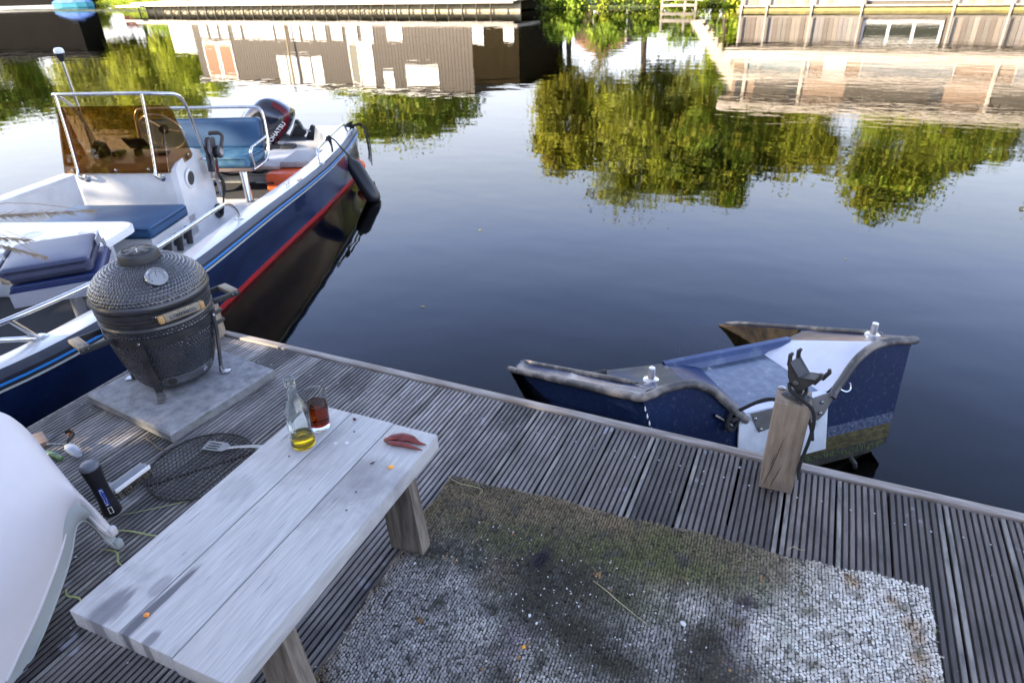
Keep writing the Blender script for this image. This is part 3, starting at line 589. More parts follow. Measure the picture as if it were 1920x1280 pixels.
# side shelves
for sgn in (-1, 1):
    sh = empty('side_shelf', (0, 0, 0), 0, kam)
    for x in (-.052, .058):
        mb = MB(); y0, y1 = .198*sgn, .315*sgn
        mb.rbox(x-.003, x+.003, min(y0, y1), max(y0, y1), .318+zz, .342+zz, m_iron, .002); mb.build('arm', sh)
        for dy in (.286, .304):
            mb = MB(); mb.lathe([(.0045, 0), (.0035, .003), (0, .003)], m_steel, 8, T=Matrix.Translation((x+(.0035 if x > 0 else -.0035), dy*sgn, .333+zz)) @ Matrix.Rotation(rad(90 if x > 0 else -90), 4, 'Y')); mb.build('rivet', sh)
    mb = MB(); ys = sorted((.277*sgn, .315*sgn)); mb.rbox(-.048, .054, ys[0], ys[1], .328+zz, .346+zz, m_bamb, .003); mb.build('slat', sh)
# hinge at the back
mb = MB(); mb.rbox(-.236, -.205, -.04, .04, .395+zz, .44+zz, m_brush, .002)
for y in (-.045, .045): mb.tube([(-.205, y, .37+zz), (-.26, y, .40+zz), (-.262, y, .455+zz), (-.205, y, .445+zz)], .005, m_brush, 8)
mb.build('hinge', kam)
# ash door
mb = MB(); R0 = []
A_ = np.linspace(rad(-42), rad(44), 26)
def rr_(z): return float(np.interp(z+zz, [p[1] for p in base_p], [p[0] for p in base_p]))
def plate(a0, a1, z0, z1, off, mt, m_=mb, th=.002, n=24):
    rows = []
    for a in np.linspace(a0, a1, n):
        c, s = math.cos(a), math.sin(a); e = min(1, (a-a0)/.07, (a1-a)/.07); q = .5+.5*math.sqrt(max(0, e)); zm = (z0+z1)/2; h = (z1-z0)/2*q
        rows.append([Vector((rv*c, rv*s, zv+zz)) for rv, zv in ((rr_(zm-h)+off, zm-h), (rr_(zm-h)+off+th, zm-h+.001), (rr_(zm+h)+off+th, zm+h-.001), (rr_(zm+h)+off, zm+h))])
    m_.grid(rows, mt, smooth=False, closed=True); m_.add(rows[0], [(0, 1, 2, 3)], mt); m_.add(rows[-1], [(3, 2, 1, 0)], mt)
plate(rad(-44), rad(40), .093, .135, .004, m_brush); ad = mb.build('ash_door', kam)
mb = MB(); plate(rad(-34), rad(-22), .098, .129, .0065, m_felt, mb, .001, 8); mb.build('draught_hole', ad)
mb = MB(); plate(rad(16), rad(26), .100, .118, .008, m_steel, mb, .003, 6)
mb.build('door_knob', ad)
for a in (-40, 36): mb = MB(); mb.lathe([(.004, 0), (.0035, .003), (0, .004)], m_steel, 8, T=Matrix.Rotation(rad(a), 4, 'Z') @ Matrix.Translation((rr_(.114)+.006, 0, .114+zz)) @ Matrix.Rotation(rad(90), 4, 'Y')); mb.build('door_bolt', ad)
# ------------------------------------------------------------------ grate, spatula, brush, tools
gr = tag(empty('cooking_grate', (-1.775, 1.168, .006), rad(-38)), 'round black wire cooking grate lying on the deck beside the slab', 'grate')
mb = MB(); R = .178; mb.tube([(R*math.cos(a), R*math.sin(a), 0) for a in np.linspace(0, 2*math.pi, 60, endpoint=False)], .0032, m_felt, 8, closed=True); mb.build('rim', gr)
for i in range(27):
    y = -R+2*R*(i+.7)/27.4; h = math.sqrt(max(R*R-y*y, 0)); mb = MB(); mb.tube([(-h-.003, y, .0035), (h+.003, y, .0035)], .0019, m_felt, 6); mb.build('wire', gr)
mb = MB(); mb.tube([(.02, -R, -.003), (.02, R, -.003)], .003, m_felt, 6); mb.build('crossbar', gr)
sp = tag(empty('spatula', (-1.765, 1.268, .014), rad(12)), 'slotted grey metal spatula lying on the wire grate behind the bench', 'spatula')
mb = MB(); m_spat = mat('greasy_spatula_steel', (.36, .36, .36), .35, .5, col2=(.50, .50, .48), scale=40)
for y0, y1 in ((-.026, -.019), (-.012, -.006), (.001, .007), (.014, .024)): mb.box(-.068, -.018, y0, y1, 0, .0016, m_spat)
mb.box(-.078, -.068, -.026, .024, 0, .0016, m_spat); mb.prism([(-.018, -.026), (.0, -.024), (.022, -.008), (.022, .006), (.0, .022), (-.018, .024)], 0, .0016, m_spat); mb.build('blade', sp)
mb = MB(); mb.tube([(.020, -.001, .002), (.05, -.001, .010), (.12, 0, .022), (.26, 0, .028)], [.007, .007, .008, .009], m_spat, 8, flat=(0, 1, 0)); mb.build('handle', sp)
br = tag(empty('grill_brush', (-1.870, .888, .0), rad(8)), 'black handled grill brush standing upright with bristles towards the grate', 'brush')
mb = MB(); lean = lambda z: (-.004+.03*z/.21, .004, z)
pr = [(.0, .001), (.026, .0012), (.029, .008), (.027, .03), (.0245, .06), (.0235, .10), (.024, .13), (.0265, .165), (.0285, .185), (.029, .196)]
T = Matrix.Rotation(rad(3), 4, 'X'); mb.lathe(pr, m_black, 28, T=T); mb.build('handle', br)
mb = MB(); mb.lathe([(.029, .196), (.0292, .201), (.025, .208), (.015, .212), (0, .213)], mat('grey_handle_cap', (.10, .105, .12), .45), 28, T=T); mb.build('cap', br)
mb = MB()
for z in (.035, .043, .051, .059, .067, .075, .092, .096): mb.lathe([(.0258-.0022*(z-.03)/.04, z), (.0264-.0022*(z-.03)/.04, z+.0012), (.0258-.0022*(z-.03)/.04, z+.0024)], m_blk2, 28, T=T)
mb.build('grip_rings', br)
mb = MB()
def onh(a, z, r=.0): rad_ = float(np.interp(z, [p[1] for p in pr], [p[0] for p in pr]))+.0006+r; return T @ Vector((rad_*math.cos(a), rad_*math.sin(a), z))
for (a0, a1, z0, z1) in ((-52, -26, .018, .021), (-52, -26, .040, .043), (-52, -48, .02, .041), (-30, -26, .02, .041)):
    mb.add([onh(rad(a0), z0), onh(rad(a1), z0), onh(rad(a1), z1), onh(rad(a0), z1)], [(0, 1, 2, 3)], m_white)
rr2 = random.Random(4); m_blu = mat('blue_print', (.02, .05, .30), .4)
mb.add([onh(rad(-56), .05, -.0003), onh(rad(-40), .05), onh(rad(-24), .05, -.0003), onh(rad(-24), .122, -.0003), onh(rad(-40), .122), onh(rad(-56), .122, -.0003)], [(0, 1, 4, 5), (1, 2, 3, 4)], m_blu)
for k in range(9):
    z = .053+.0075*k; a0 = -52+rr2.uniform(0, 4); a1 = -30+rr2.uniform(-6, 2); mb.add([onh(rad(a0), z, .0006), onh(rad(a1), z, .0006), onh(rad(a1), z+.0042, .0006), onh(rad(a0), z+.0042, .0006)], [(0, 1, 2, 3)], m_white)
mb.build('print', br)
hd = empty('head', (-.052, .062, .036), rad(83), br); hd.rotation_euler = (rad(0), 0, rad(83))
m_gp = mat('grey_scraper_plastic', (.17, .18, .20), .4, col2=(.22, .23, .25), scale=12)
mb = MB()
mb.rbox(-.010, .125, -.030, -.018, -.002, .010, m_gp, .003); mb.grid([[Vector((x, y, z)) for x in np.linspace(-.015, .118, 12)] for y, z in ((-.02, .010), (-.008, .016), (.004, .012))], m_gp)
mb.prism([(-.030, -.028), (.125, -.028), (.125, .0), (.09, .012), (.06, .004), (.02, .012), (-.008, .045), (-.030, .050)], .002, .008, m_gp); mb.build('backplate', hd)
mb = MB(); mb.rbox(-.012, .125, -.036, -.0305, -.004, .010, m_white, .001); mb.build('scraper_edge', hd)
mb = MB(); rb = random.Random(2)
for i in range(17):
    for j in range(3):
        x = -.006+.0078*i; y = -.033+.005*j
        for q in range(4): mb.tube([(x+rb.uniform(-.0015, .0015), y, -.003), (x+rb.uniform(-.004, .004), y-.006+rb.uniform(-.003, .003), -.033)], .0007, m_bamb if q == 0 else m_iron, 3)
tag(mb.build('bristles', hd), kind='stuff')
# tools left of the brush
m_blockw = mat('striped_block_wood', (.33, .24, .18), .7, col2=(.22, .15, .11), scale=90, stretch=(1, .05, .05))
mb = MB(); mb.rbox(-.055, .035, -.018, .018, 0, .022, m_blockw, .002); tag(mb.build('kindling_block', None, (-2.445, 1.035, .001), (0, 0, rad(-20))), 'pinkish brown ribbed wood block poking out behind the white chair', 'wood block')
m_grn = mat('green_blue_plastic', (.02, .11, .10), .3, col2=(.20, .30, .06), scale=45)
mb = MB(); mb.tube(catmull([(-.07, 0, .012), (-.02, .006, .013), (.03, .004, .012), (.055, -.002, .009)], 4), [.011]*4+[.0115]*4+[.010]*4+[.004], m_grn, 10); tag(mb.build('lighter', None, (-2.33, .99, 0), (0, 0, rad(6))), 'green and blue plastic lighter lying beside the ribbed wood block', 'lighter')
tg = tag(empty('tin_opener', (-2.265, 1.035, .012), rad(-2)), 'old metal tin opener with a curved hook lying between brush and deck edge', 'opener')
mb = MB(); mb.tube(catmull([(-.055, .012, .010), (-.03, .008, .016), (.0, .0, .016), (.03, -.004, .012), (.055, -.012, .006)], 4), list(np.interp(np.linspace(0, 1, 17), [0, .4, .8, 1], [.006, .020, .017, .006])), m_alu, 10, flat=(0, 1, 0)); mb.build('lever', tg)
mb = MB(); mb.tube(catmull([(-.05, .01, .006), (-.075, .035, .010), (-.085, .062, .014), (-.11, .070, .016), (-.125, .055, .010)], 5), [.009]*21, m_iron, 8, flat=(0, 0, 1)); mb.build('hook', tg)
mb = MB(); mb.tube([(-.06, .01, .010), (-.095, -.012, .018), (-.115, -.02, .016)], .003, m_steel, 8); mb.build('crank', tg)
mb = MB(); mb.lathe([(.008, 0), (.008, .014), (0, .016)], mat('rusty_blob', (.30, .14, .05), .7), 10, c=(-.115, .062, -.004)); mb.build('wheel', tg)
# ------------------------------------------------------------------ rug
def make_rug():
    TL, TR, BL = np.array([-.931, 1.457]), np.array([.486, 1.543]), np.array([-.925, .700])
    U = (TR-TL); W = np.linalg.norm(U); U /= W; V = np.array([U[1], -U[0]]); D = .78
    nu, nv = 168, 92; du, dv = W/nu, D/nv
    i, j = np.meshgrid(np.arange(nu), np.arange(nv), indexing='ij'); i = i.ravel(); j = j.ravel()
    # alternating twist of rows
    cu = (i+.5)*du+rng.normal(0, du*.09, i.size); cv = (j+.5+.25*((i % 2)*2-1))*dv+rng.normal(0, dv*.10, i.size)
    wav = .004*np.sin(cv*21)+.003*np.sin(cv*57+1); cu = cu+np.where(cu < .05, wav, 0)+np.where(cu > W-.05, wav*.8, 0)
    wv = .006*np.sin(cu*13)+.003*np.sin(cu*41+2); cv = cv+wv*np.exp(-cv/.12)
    px = TL[0]+U[0]*cu+V[0]*cv; py = TL[1]+U[1]*cu+V[1]*cv
    # hidden corner trimmed under the bench foot
    def sm(f, s):
        return np.array([mnoise.noise(Vector((x*f, y*f, s))) for x, y in zip(px, py)])
    n1 = sm(6, 0.); n2 = sm(19, 5.); n3 = sm(60, 9.)
    base = np.array([.36, .345, .325]); col = np.tile(base, (px.size, 1))
    def mixin(c, w): 
        nonlocal col; w = np.clip(w, 0, 1)[:, None]; col = col*(1-w)+np.array(c)*w
    def g(x, y, rx, ry=None, a=0):
        ry = ry or rx; dx, dy = px-x, py-y; c, s = math.cos(a), math.sin(a); dx, dy = dx*c+dy*s, -dx*s+dy*c
        return np.exp(-((dx/rx)**2+(dy/ry)**2)*(1+.9*n1+.7*n2+.8*n3)+.25*n3)
    cream = np.array([.66, .63, .57]); brown = (.165, .132, .078); olive = (.125, .140, .045); tan = (.26, .19, .11); dark = (.060, .055, .038)
    mixin(cream, 1/(1+np.exp(-(px-.05+.12*n1)/.045))*1.0)
    # brown upper left
    up = 1/(1+np.exp(-(py-(1.13+.05*(px+.9))+.10*n1+.05*n2)/.030)); lf = 1/(1+np.exp((px-.12+.12*n1-(py-1.40)*1.0)/.05))
    mixin(brown, up*lf*.98); 
    for x, y, rx, ry in ((-.58, 1.26, .16, .05), (-.32, 1.33, .22, .06), (-.10, 1.36, .16, .05), (-.21, 1.44, .10, .05), (-.25, 1.20, .12, .05)): mixin(olive, g(x, y, rx, ry)*.75)
    for x, y, rx, ry in ((-.54, 1.47, .14, .035), (-.36, 1.45, .10, .03), (-.78, 1.37, .10, .05), (-.60, 1.39, .1, .03)): mixin(tan, g(x, y, rx, ry)*.6)
    for x, y, rx, ry in ((-.47, 1.08, .10, .09), (-.34, 1.05, .12, .07), (-.44, 1.19, .15, .06), (-.46, .92, .05, .10), (-.02, 1.13, .06, .10), (.0, 1.05, .07, .07), (-.23, 1.0, .10, .05), (-.8, 1.13, .12, .03)): mixin(dark, g(x, y, rx*1.15, ry*1.2)*1.1)
    for x, y, rx, ry in ((-.10, 1.24, .07, .04), (-.38, .90, .06, .05), (-.57, .955, .06, .05), (-.72, 1.07, .05, .03)): mixin(cream*.85, g(x, y, rx, ry)*.7)
    mixin((.02, .014, .028), g(-.512, 1.236, .026, .072, rad(-12))*1.5-.35); mixin((.03, .018, .035), g(.042, 1.309, .035, .028)*1.5-.3)
    mixin((.22, .19, .21), g(.039, 1.228, .03, .07)*.8); mixin((.25, .215, .225), g(-.48, .958, .035, .07, rad(-10))*.8)
    mixin((.20, .22, .15), g(.146, 1.256, .04, .06)*.5); mixin((.16, .17, .12), g(.10, 1.33, .03, .03)*.7)
    for x, y, r in ((.306, 1.485, .022), (.441, 1.397, .03), (.452, 1.305, .028), (.455, 1.36, .02), (.40, 1.46, .02), (.46, 1.24, .02)): mixin((.33, .20, .09), g(x, y, r)*.8)
    edge = np.exp(-np.minimum(cu, 9)/.022)+np.exp(-(D-cv)/.02); mixin((.20, .135, .06), edge*(.55+.6*n2)*(px < .2))
    grime = np.clip(n2*1.3+n3*.5-.18, 0, 1); mixin((.10, .095, .08), grime*1.0*(px < .05)+grime*.35)
    mixin((.17, .15, .10), np.clip(n2*1.6+n3*.8-.30, 0, .8)*(px > 0)); col *= (1+rng.normal(0, .20, px.size)+.22*n3)[:, None]; dk_ = rng.random(px.size) < .05; col[dk_] *= .45; col = np.clip(col, .01, .8)
    # knot: little domed loop, 12 verts
    tmpl = []; 
    for k in range(6): a = 2*math.pi*k/6; tmpl.append((math.cos(a)*.56, math.sin(a)*.56, 0))
    for k in range(6): a = 2*math.pi*(k+.5)/6; tmpl.append((math.cos(a)*.36, math.sin(a)*.36, .75))
    tmpl.append((0, 0, 1.0)); tm = np.array(tmpl)
    fc = []
    for k in range(6): l = (k+1) % 6; fc += [(k, l, 6+k), (6+k, l, 6+l), (6+k, 6+l, 12)]
    fc = np.array(fc); N = px.size
    ang = rng.normal(0, .45, N); ru = du*rng.uniform(.74, 1.02, N)*np.where(px > .02+.1*n1, 1.14, 1.); rv = dv*rng.uniform(.92, 1.22, N); hh = (rng.uniform(.0040, .0072, N)+.0012*n1)*np.where(px > .02+.1*n1, .72, 1.)*np.clip(1+.6*n2, .55, 1.2)
    ca, sa = np.cos(ang)[:, None], np.sin(ang)[:, None]
    lx = (tm[None, :, 0]*ca-tm[None, :, 1]*sa)*ru[:, None]; ly = (tm[None, :, 0]*sa+tm[None, :, 1]*ca)*rv[:, None]
    tilt = rng.normal(0, .0010, (N, 2)); z = .0040+tm[None, :, 2]*hh[:, None]
    X = px[:, None]+U[0]*lx+V[0]*ly+tilt[:, :1]*tm[None, :, 2]; Y = py[:, None]+U[1]*lx+V[1]*ly+tilt[:, 1:]*tm[None, :, 2]
    verts = np.stack([X, Y, z+0*X], -1).reshape(-1, 3); faces = (fc[None]+(np.arange(N)*13)[:, None, None]).reshape(-1, 3)
    dk = np.tile(np.where(tm[:, 2] == 0, 1.0, 1.0), N)
    cols = np.repeat(col, 13, 0)*dk[:, None]
    rug = tag(empty('woven_rug'), 'stained woven rug on the deck, mossy brown on one side and off-white on the other', 'rug')
    me = np_mesh('knotted_pile', verts, faces, attr_mat('rug_fibre', .95, .0012, 900), cols, True); o = meshobj('knotted_pile', me, rug); o['kind'] = 'stuff'
    mb = MB(); bk = []
    for cu_, cv_ in ((.006, .006), (W-.006, .006), (W-.006, D-.006), (.006, D-.006)): bk.append((TL[0]+U[0]*cu_+V[0]*cv_, TL[1]+U[1]*cu_+V[1]*cv_))
    mb.prism(bk, .0012, .0052, mat('rug_backing', (.045, .04, .03), .95)); mb.build('backing', rug)
    # stray fibres
    nf = 15000; k = rng.integers(0, N, nf); a = rng.uniform(0, 6.28, nf); ln = rng.uniform(.004, .012, nf); w = .00022
    x0, y0 = px[k], py[k]; dx, dy = np.cos(a), np.sin(a); z0 = .0108; x1, y1 = x0+dx*ln, y0+dy*ln
    q = np.stack([np.stack([x0-dy*w, y0+dx*w, np.full(nf, z0)], 1), np.stack([x0+dy*w, y0-dx*w, np.full(nf, z0)], 1), np.stack([x1+dy*w*.4, y1-dx*w*.4, z0+rng.uniform(0, .005, nf)], 1), np.stack([x1-dy*w*.4, y1+dx*w*.4, z0+rng.uniform(0, .005, nf)], 1)], 1).reshape(-1, 3)
    fcol = np.repeat(np.clip(col[k]*1.25+.03, 0, .8), 4, 0)
    o = meshobj('stray_fibres', np_mesh('stray_fibres', q, np.arange(nf*4).reshape(-1, 4), attr_mat('fibre', .9), fcol), rug); o['kind'] = 'stuff'
make_rug()
# litter
m_straw = mat('dry_straw', (.42, .38, .20), .7); m_greenst = mat('green_blade', (.24, .28, .09), .6, col2=(.32, .32, .13), scale=20)
def straw(pts, r, mt, label, name='grass_blade', flat=None, seg=6):
    mb = MB(); p = catmull(pts, 5); mb.tube(p, [r*(.5+.5*math.sin(math.pi*min(1, (i+1)/len(p)))) for i in range(len(p))], mt, seg, flat=flat); return tag(mb.build(name), label, 'grass blade')
straw([(-.348, 1.213, .014), (-.30, 1.19, .018), (-.264, 1.172, .016), (-.171, 1.131, .014)], .0013, m_straw, 'long pale straw lying across the middle of the rug')
straw([(.135, 1.545, .002), (.150, 1.560, .006), (.165, 1.558, .003), (.182, 1.563, .002)], .0010, m_straw, 'short curled straw on the boards above the off-white side of the rug')
straw([(-.94, 1.45, .004), (-.88, 1.42, .016), (-.80, 1.425, .015), (-.795, 1.40, .014)], .0010, m_straw, 'thin bent straw over the brown corner of the rug beside the bench')
straw([(-1.79, .831, .004), (-1.73, .848, .006), (-1.656, .862, .004), (-1.58, .89, .002)], .0035, m_greenst, 'broad green grass blade sticking out between chair leg and bench', flat=(0, 1, 0))
straw([(-1.83, .885, .003), (-1.74, .96, .004), (-1.659, 1.035, .003), (-1.56, 1.12, .003)], .0018, m_greenst, 'long thin green grass blade running from the brush towards the grate', flat=(0, 1, 0))
straw([(-1.76, .76, .004), (-1.70, .77, .006), (-1.66, .745, .003), (-1.60, .74, .003)], .0028, m_greenst, 'yellow-green grass blade under the grey chair leg', flat=(0, 1, 0))
straw([(-1.715, .62, .003), (-1.69, .605, .005), (-1.653, .613, .003), (-1.62, .60, .002)], .003, m_greenst, 'short yellow-green blade beside the near corner of the bench', flat=(0, 1, 0))
straw([(-1.98, .93, .003), (-1.97, .965, .005), (-1.93, .985, .003)], .0016, m_greenst, 'thin green blade behind the upright brush handle', flat=(0, 1, 0))
straw([(-2.10, 1.205, .003), (-2.04, 1.19, .004), (-2.0, 1.178, .003), (-1.97, 1.185, .002)], .0025, mat('tan_twig', (.20, .14, .08), .8), 'brown twig under the near edge of the concrete slab', name='twig')
m_peb = mat('white_grit', (.62, .62, .6), .7)
for x, y, r, lab in ((-.467, 1.042, .006, 'white chip on the dark middle of the rug'), (-.441, 1.028, .005, 'pale chip just right of the white chip on the dark middle of the rug'), (-.092, 1.173, .009, 'white crumpled chip on the rug left of the purple stain'), (-.84, 1.075, .006, 'white chip on the rug next to the bench leg')):
    lump('chip', (x, y, .011), r, r*.6, r*.5, m_peb, lab, 'chip', r*300, int(r*5000), .7)
lump('petal', (-.444, .951, .012), .0055, .0045, .004, m_or, 'small orange petal on the near part of the rug', 'petal', .6, 17, .5)
mb = MB(); rl = random.Random(9)
for _ in range(240):
    x, y = rl.uniform(-.75, .0), rl.uniform(.85, 1.32); s = rl.uniform(.0008, .0026); x += rl.gauss(0, .05)
    mb.box(-s, s, -s*.6, s*.6, 0, s*.6, m_peb, Matrix.Translation((x, y, .0112)) @ Matrix.Rotation(rl.uniform(0, 3), 4, 'Z') @ Matrix.Rotation(rl.uniform(-.5, .5), 4, 'X'))
for _ in range(170):
    x, y = rl.uniform(-2.55, 1.6), rl.uniform(.0, 1.9); s = rl.uniform(.0007, .0020)
    mb.box(-s, s, -s*.6, s*.6, 0, s*.6, m_peb if rl.random() < .5 else m_bamb, Matrix.Translation((x, y, .0008)) @ Matrix.Rotation(rl.uniform(0, 3), 4, 'Z'))
tag(mb.build('scattered_grit'), 'fine white grit and crumbs scattered over rug and deck boards', 'grit', kind='stuff')
# ------------------------------------------------------------------ the stacked white chairs
def chair(dx, dy, dz, mt, label, inner):
    t = tag(empty('garden_chair', (0, 0, 0)), label, 'chair', 'stacked white plastic garden chairs')
    B = [(-1.708, .781, .058), (-1.722, .77, .096), (-1.745, .765, .151), (-1.755, .751, .183), (-1.748, .723, .188), (-1.730, .693, .168), (-1.707, .659, .145), (-1.671, .594, .113), (-1.626, .507, .077), (-1.591, .432, .052), (-1.555, .356, .030), (-1.54, .28, .022), (-1.53, .17, .02), (-1.53, .02, .02), (-1.545, -.13, .02)]
    U_ = [(-1.716, .797, .062), (-1.745, .792, .131), (-1.766, .784, .183), (-1.79, .775, .244), (-1.821, .775, .313), (-1.859, .773, .399), (-1.88, .762, .452), (-1.89, .741, .491), (-1.903, .68, .55), (-1.913, .59, .60), (-1.915, .47, .63), (-1.91, .33, .65), (-1.905, .17, .68), (-1.915, .02, .72), (-1.945, -.13, .76)]
    nn = 60; Bc = catmull(B, 8); Uc = catmull(U_, 8)
    def res(c):
        L_ = [0]
        for a, b in zip(c, c[1:]): L_.append(L_[-1]+(b-a).length)
        return c
    off = Vector((dx, dy, dz))
    for side in (0, 1):
        rows = []
        for k in range(9):
            f = k/8; w = math.sin(math.pi*f)
            rows.append([(b.lerp(u, f)+Vector((.045*w*min(1, i/30), 0, .012*w*min(1, i/30)))) for i, (b, u) in enumerate(zip(Bc, Uc))])
        rows.append([u+Vector((-.012, -.004, .006)) for u in Uc]); rows.append([u+Vector((-.030, -.012, .0)) for u in Uc]); rows.append([u+Vector((-.036, -.016, -.02)) for u in Uc])
        if side: rows = [[Vector((-4.28-p.x, p.y, p.z)) for p in r] for r in rows]
        rows = [[p+off for p in r] for r in rows]
        mb = MB(); mb.grid(rows, mt, flip=bool(side))
        # inner skin gives thickness
        s_ = -1 if not side else 1
        rin = [[p+Vector((s_*.007, -.006, 0)) for p in r] for r in rows[:9]]; mb.grid(rin, inner, flip=not side)
        mb.grid([rows[0], rin[0]], mt, flip=not side)
        mb.build('side', t)
        # foot pad
        f = Bc[0].lerp(Uc[0], .5); fx = (f.x if not side else -4.28-f.x)
        mb = MB(); mb.rbox(fx-.009, fx+.011, f.y-.012, f.y+.012, .0553, .086, mt, .006, T=Matrix.Translation(off)); mb.build('foot', t)
        mb = MB(); mb.tube([p+off+Vector((0, 0, 0)) for p in ([q for q in Bc[:80]] if not side else [Vector((-4.28-q.x, q.y, q.z)) for q in Bc[:80]])], .0042, mt, 8); mb.build('edge_bead', t)
    mb = MB(); xs = np.linspace(-2.30, -1.98, 8)
    mb.grid([[Vector((x, y, z+.03*((x+2.14)/.15)**2))+off for x in xs] for y, z in ((.74, .30), (.76, .34), (.70, .37), (.5, .36), (.3, .34), (.1, .33), (-.05, .40), (-.12, .6), (-.2, .85))], mt); mb.build('seat', t)
chair(0, 0, 0, m_chair, 'glossy white plastic tub chair stacked on top at the left edge of the deck', m_chair2)
chair(-.002, .002, -.0545, m_chair2, 'pale grey plastic tub chair peeping out underneath the white one', m_brown)
#@@BOATS
# ------------------------------------------------------------------ the moored motor boat
AF = Vector((.35, -.937, 0)).normalized(); BF = Vector((AF.y*-1, AF.x, 0))     # bow direction, port direction
BO = AF*(-7.29)+BF*(-3.29)
boat = tag(empty('motor_boat', (BO.x, BO.y, 0), math.atan2(AF.y, AF.x)), 'moored navy and white centre console motor boat with blue cushions', 'boat')
# inside the boat: x = s towards the bow, y = t towards the side facing the camera, z up
S_ = [-.02, .35, .7, 1.4, 2.1, 2.8, 3.4, 3.9, 4.3, 4.73, 5.0, 5.18, 5.4, 5.6, 5.8, 5.95, 6.05, 6.10]
HB = [1.06, 1.10, 1.14, 1.185, 1.205, 1.213, 1.218, 1.216, 1.19, 1.137, 1.08, 1.02, .92, .80, .62, .42, .22, .02]
ZG = [.015, .005, .0, .005, .025, .05, .062, .07, .082, .10, .11, .12, .135, .15, .165, .18, .19, .195]
WL = [1.03, 1.06, 1.075, 1.075, 1.055, 1.04, 1.03, 1.02, 1.01, .97, .92, .87, .78, .66, .48, .30, .14, .01]
ss = np.linspace(S_[0], S_[-1], 56); hb = np.interp(ss, S_, HB); zg = np.interp(ss, S_, ZG); wl = np.interp(ss, S_, WL)
for _ in range(2):
    hb[1:-1] = (hb[:-2]+2*hb[1:-1]+hb[2:])/4; zg[1:-1] = (zg[:-2]+2*zg[1:-1]+zg[2:])/4
def strip(name, prof, mt, sides=(1, -1), s0=0, s1=None, smooth=True, closed=False, parent=boat):
    mb = MB()
    for sd in sides:
        rows = [[Vector((s, sd*max(y, 0), z)) for y, z in prof(h, g, w, s)] for s, h, g, w in list(zip(ss, hb, zg, wl))[s0:s1]]
        mb.grid(rows, mt, smooth=smooth, flip=(sd < 0), closed=closed)
    return mb.build(name, parent)
def hullp(h, g, w, s): return [(h-.008, g-.075), (h-.03, g-.16), (w+(h-w)*.35, (g-.45)/2-.05), (w+.008, WZ+.055), (w+.006, WZ+.045)]
strip('hull', hullp, m_navy)
strip('boot_stripe', lambda h, g, w, s: [(w+.006, WZ+.047), (w, WZ+.0), (w-.03, WZ-.06)], m_red)
strip('hull_bottom', lambda h, g, w, s: [(w-.03, WZ-.06), (w*.7, WZ-.20), (w*.3, WZ-.32), (0, WZ-.36)], m_navy)
strip('rub_strake', lambda h, g, w, s: [(h-.040, g+.002), (h-.012, g-.006), (h+.004, g-.022), (h+.006, g-.045), (h-.004, g-.062), (h-.010, g-.080)], m_rubber)
strip('blue_line', lambda h, g, w, s: [(h+.0045, g-.040), (h+.0115, g-.043), (h+.0115, g-.050), (h+.0035, g-.053)], m_stripeblue)
strip('pale_line', lambda h, g, w, s: [(h-.007, g-.072), (h-.001, g-.074), (h-.003, g-.081), (h-.010, g-.084)], m_stripewhite)
gw = .175
strip('gunwale', lambda h, g, w, s: [(h-.038, g+.003), (h-.055, g+.007), (h-gw+.03, g+.009), (h-gw, g+.001), (h-gw-.004, g-.03)], m_gel)
strip('liner', lambda h, g, w, s: [(h-gw-.004, g-.03), (h-gw-.02, -.12), (h-gw-.07, -.30)], m_gelin, s0=1)
mb = MB(); rows = [[Vector((s, -max(h-gw-.065, 0), -.300)), Vector((s, max(h-gw-.065, 0), -.300))] for s, h in list(zip(ss, hb))]; mb.grid(rows, m_gelin); mb.build('floor', boat)
mb = MB(); rows = [[Vector((s, -max(h-gw-.08, 0), -.294)), Vector((s, max(h-gw-.08, 0), -.294))] for s, h in zip(ss, hb) if s > 3.3]; mb.grid(rows, m_carpet); mb.build('bow_carpet', boat)
mb = MB(); mb.prism([(1.44, .10), (1.50, .18), (1.50, .92), (1.0, .92), (.98, -.7), (1.44, -.7)], -.2985, -.290, m_carpet); mb.build('stern_mat', boat)
# transom with the motor well
mb = MB(); y1 = float(hb[0])
mb.prism([(-.99, WZ-.06), (.99, WZ-.06), (y1-.01, -.03), (y1-.03, .035), (.60, .040), (.555, -.12), (-.555, -.12), (-.60, .040), (-y1+.03, .035), (-y1+.01, -.03)], -.03, .03, m_gel, Matrix(((0, 0, 1, -.03), (1, 0, 0, 0), (0, 1, 0, 0), (0, 0, 0, 1))))
mb.build('transom', boat)
for sd in (1, -1):
    mb = MB()
    mb.grid([[Vector((.0, sd*.60, .040)), Vector((.0, sd*(y1-.05), .036))], [Vector((.30, sd*.78, .02)), Vector((.30, sd*(y1-.04), .012))], [Vector((.8, sd*.96, -.0)), Vector((.8, sd*.99, .0))]], m_gel, flip=sd < 0)
    mb.grid([[Vector((.0, sd*.60, .040)), Vector((.30, sd*.78, .02)), Vector((.8, sd*.96, 0))], [Vector((.0, sd*.58, -.30)), Vector((.30, sd*.72, -.30)), Vector((.8, sd*.9, -.30))]], m_gel, flip=sd < 0); mb.build('quarter', boat)
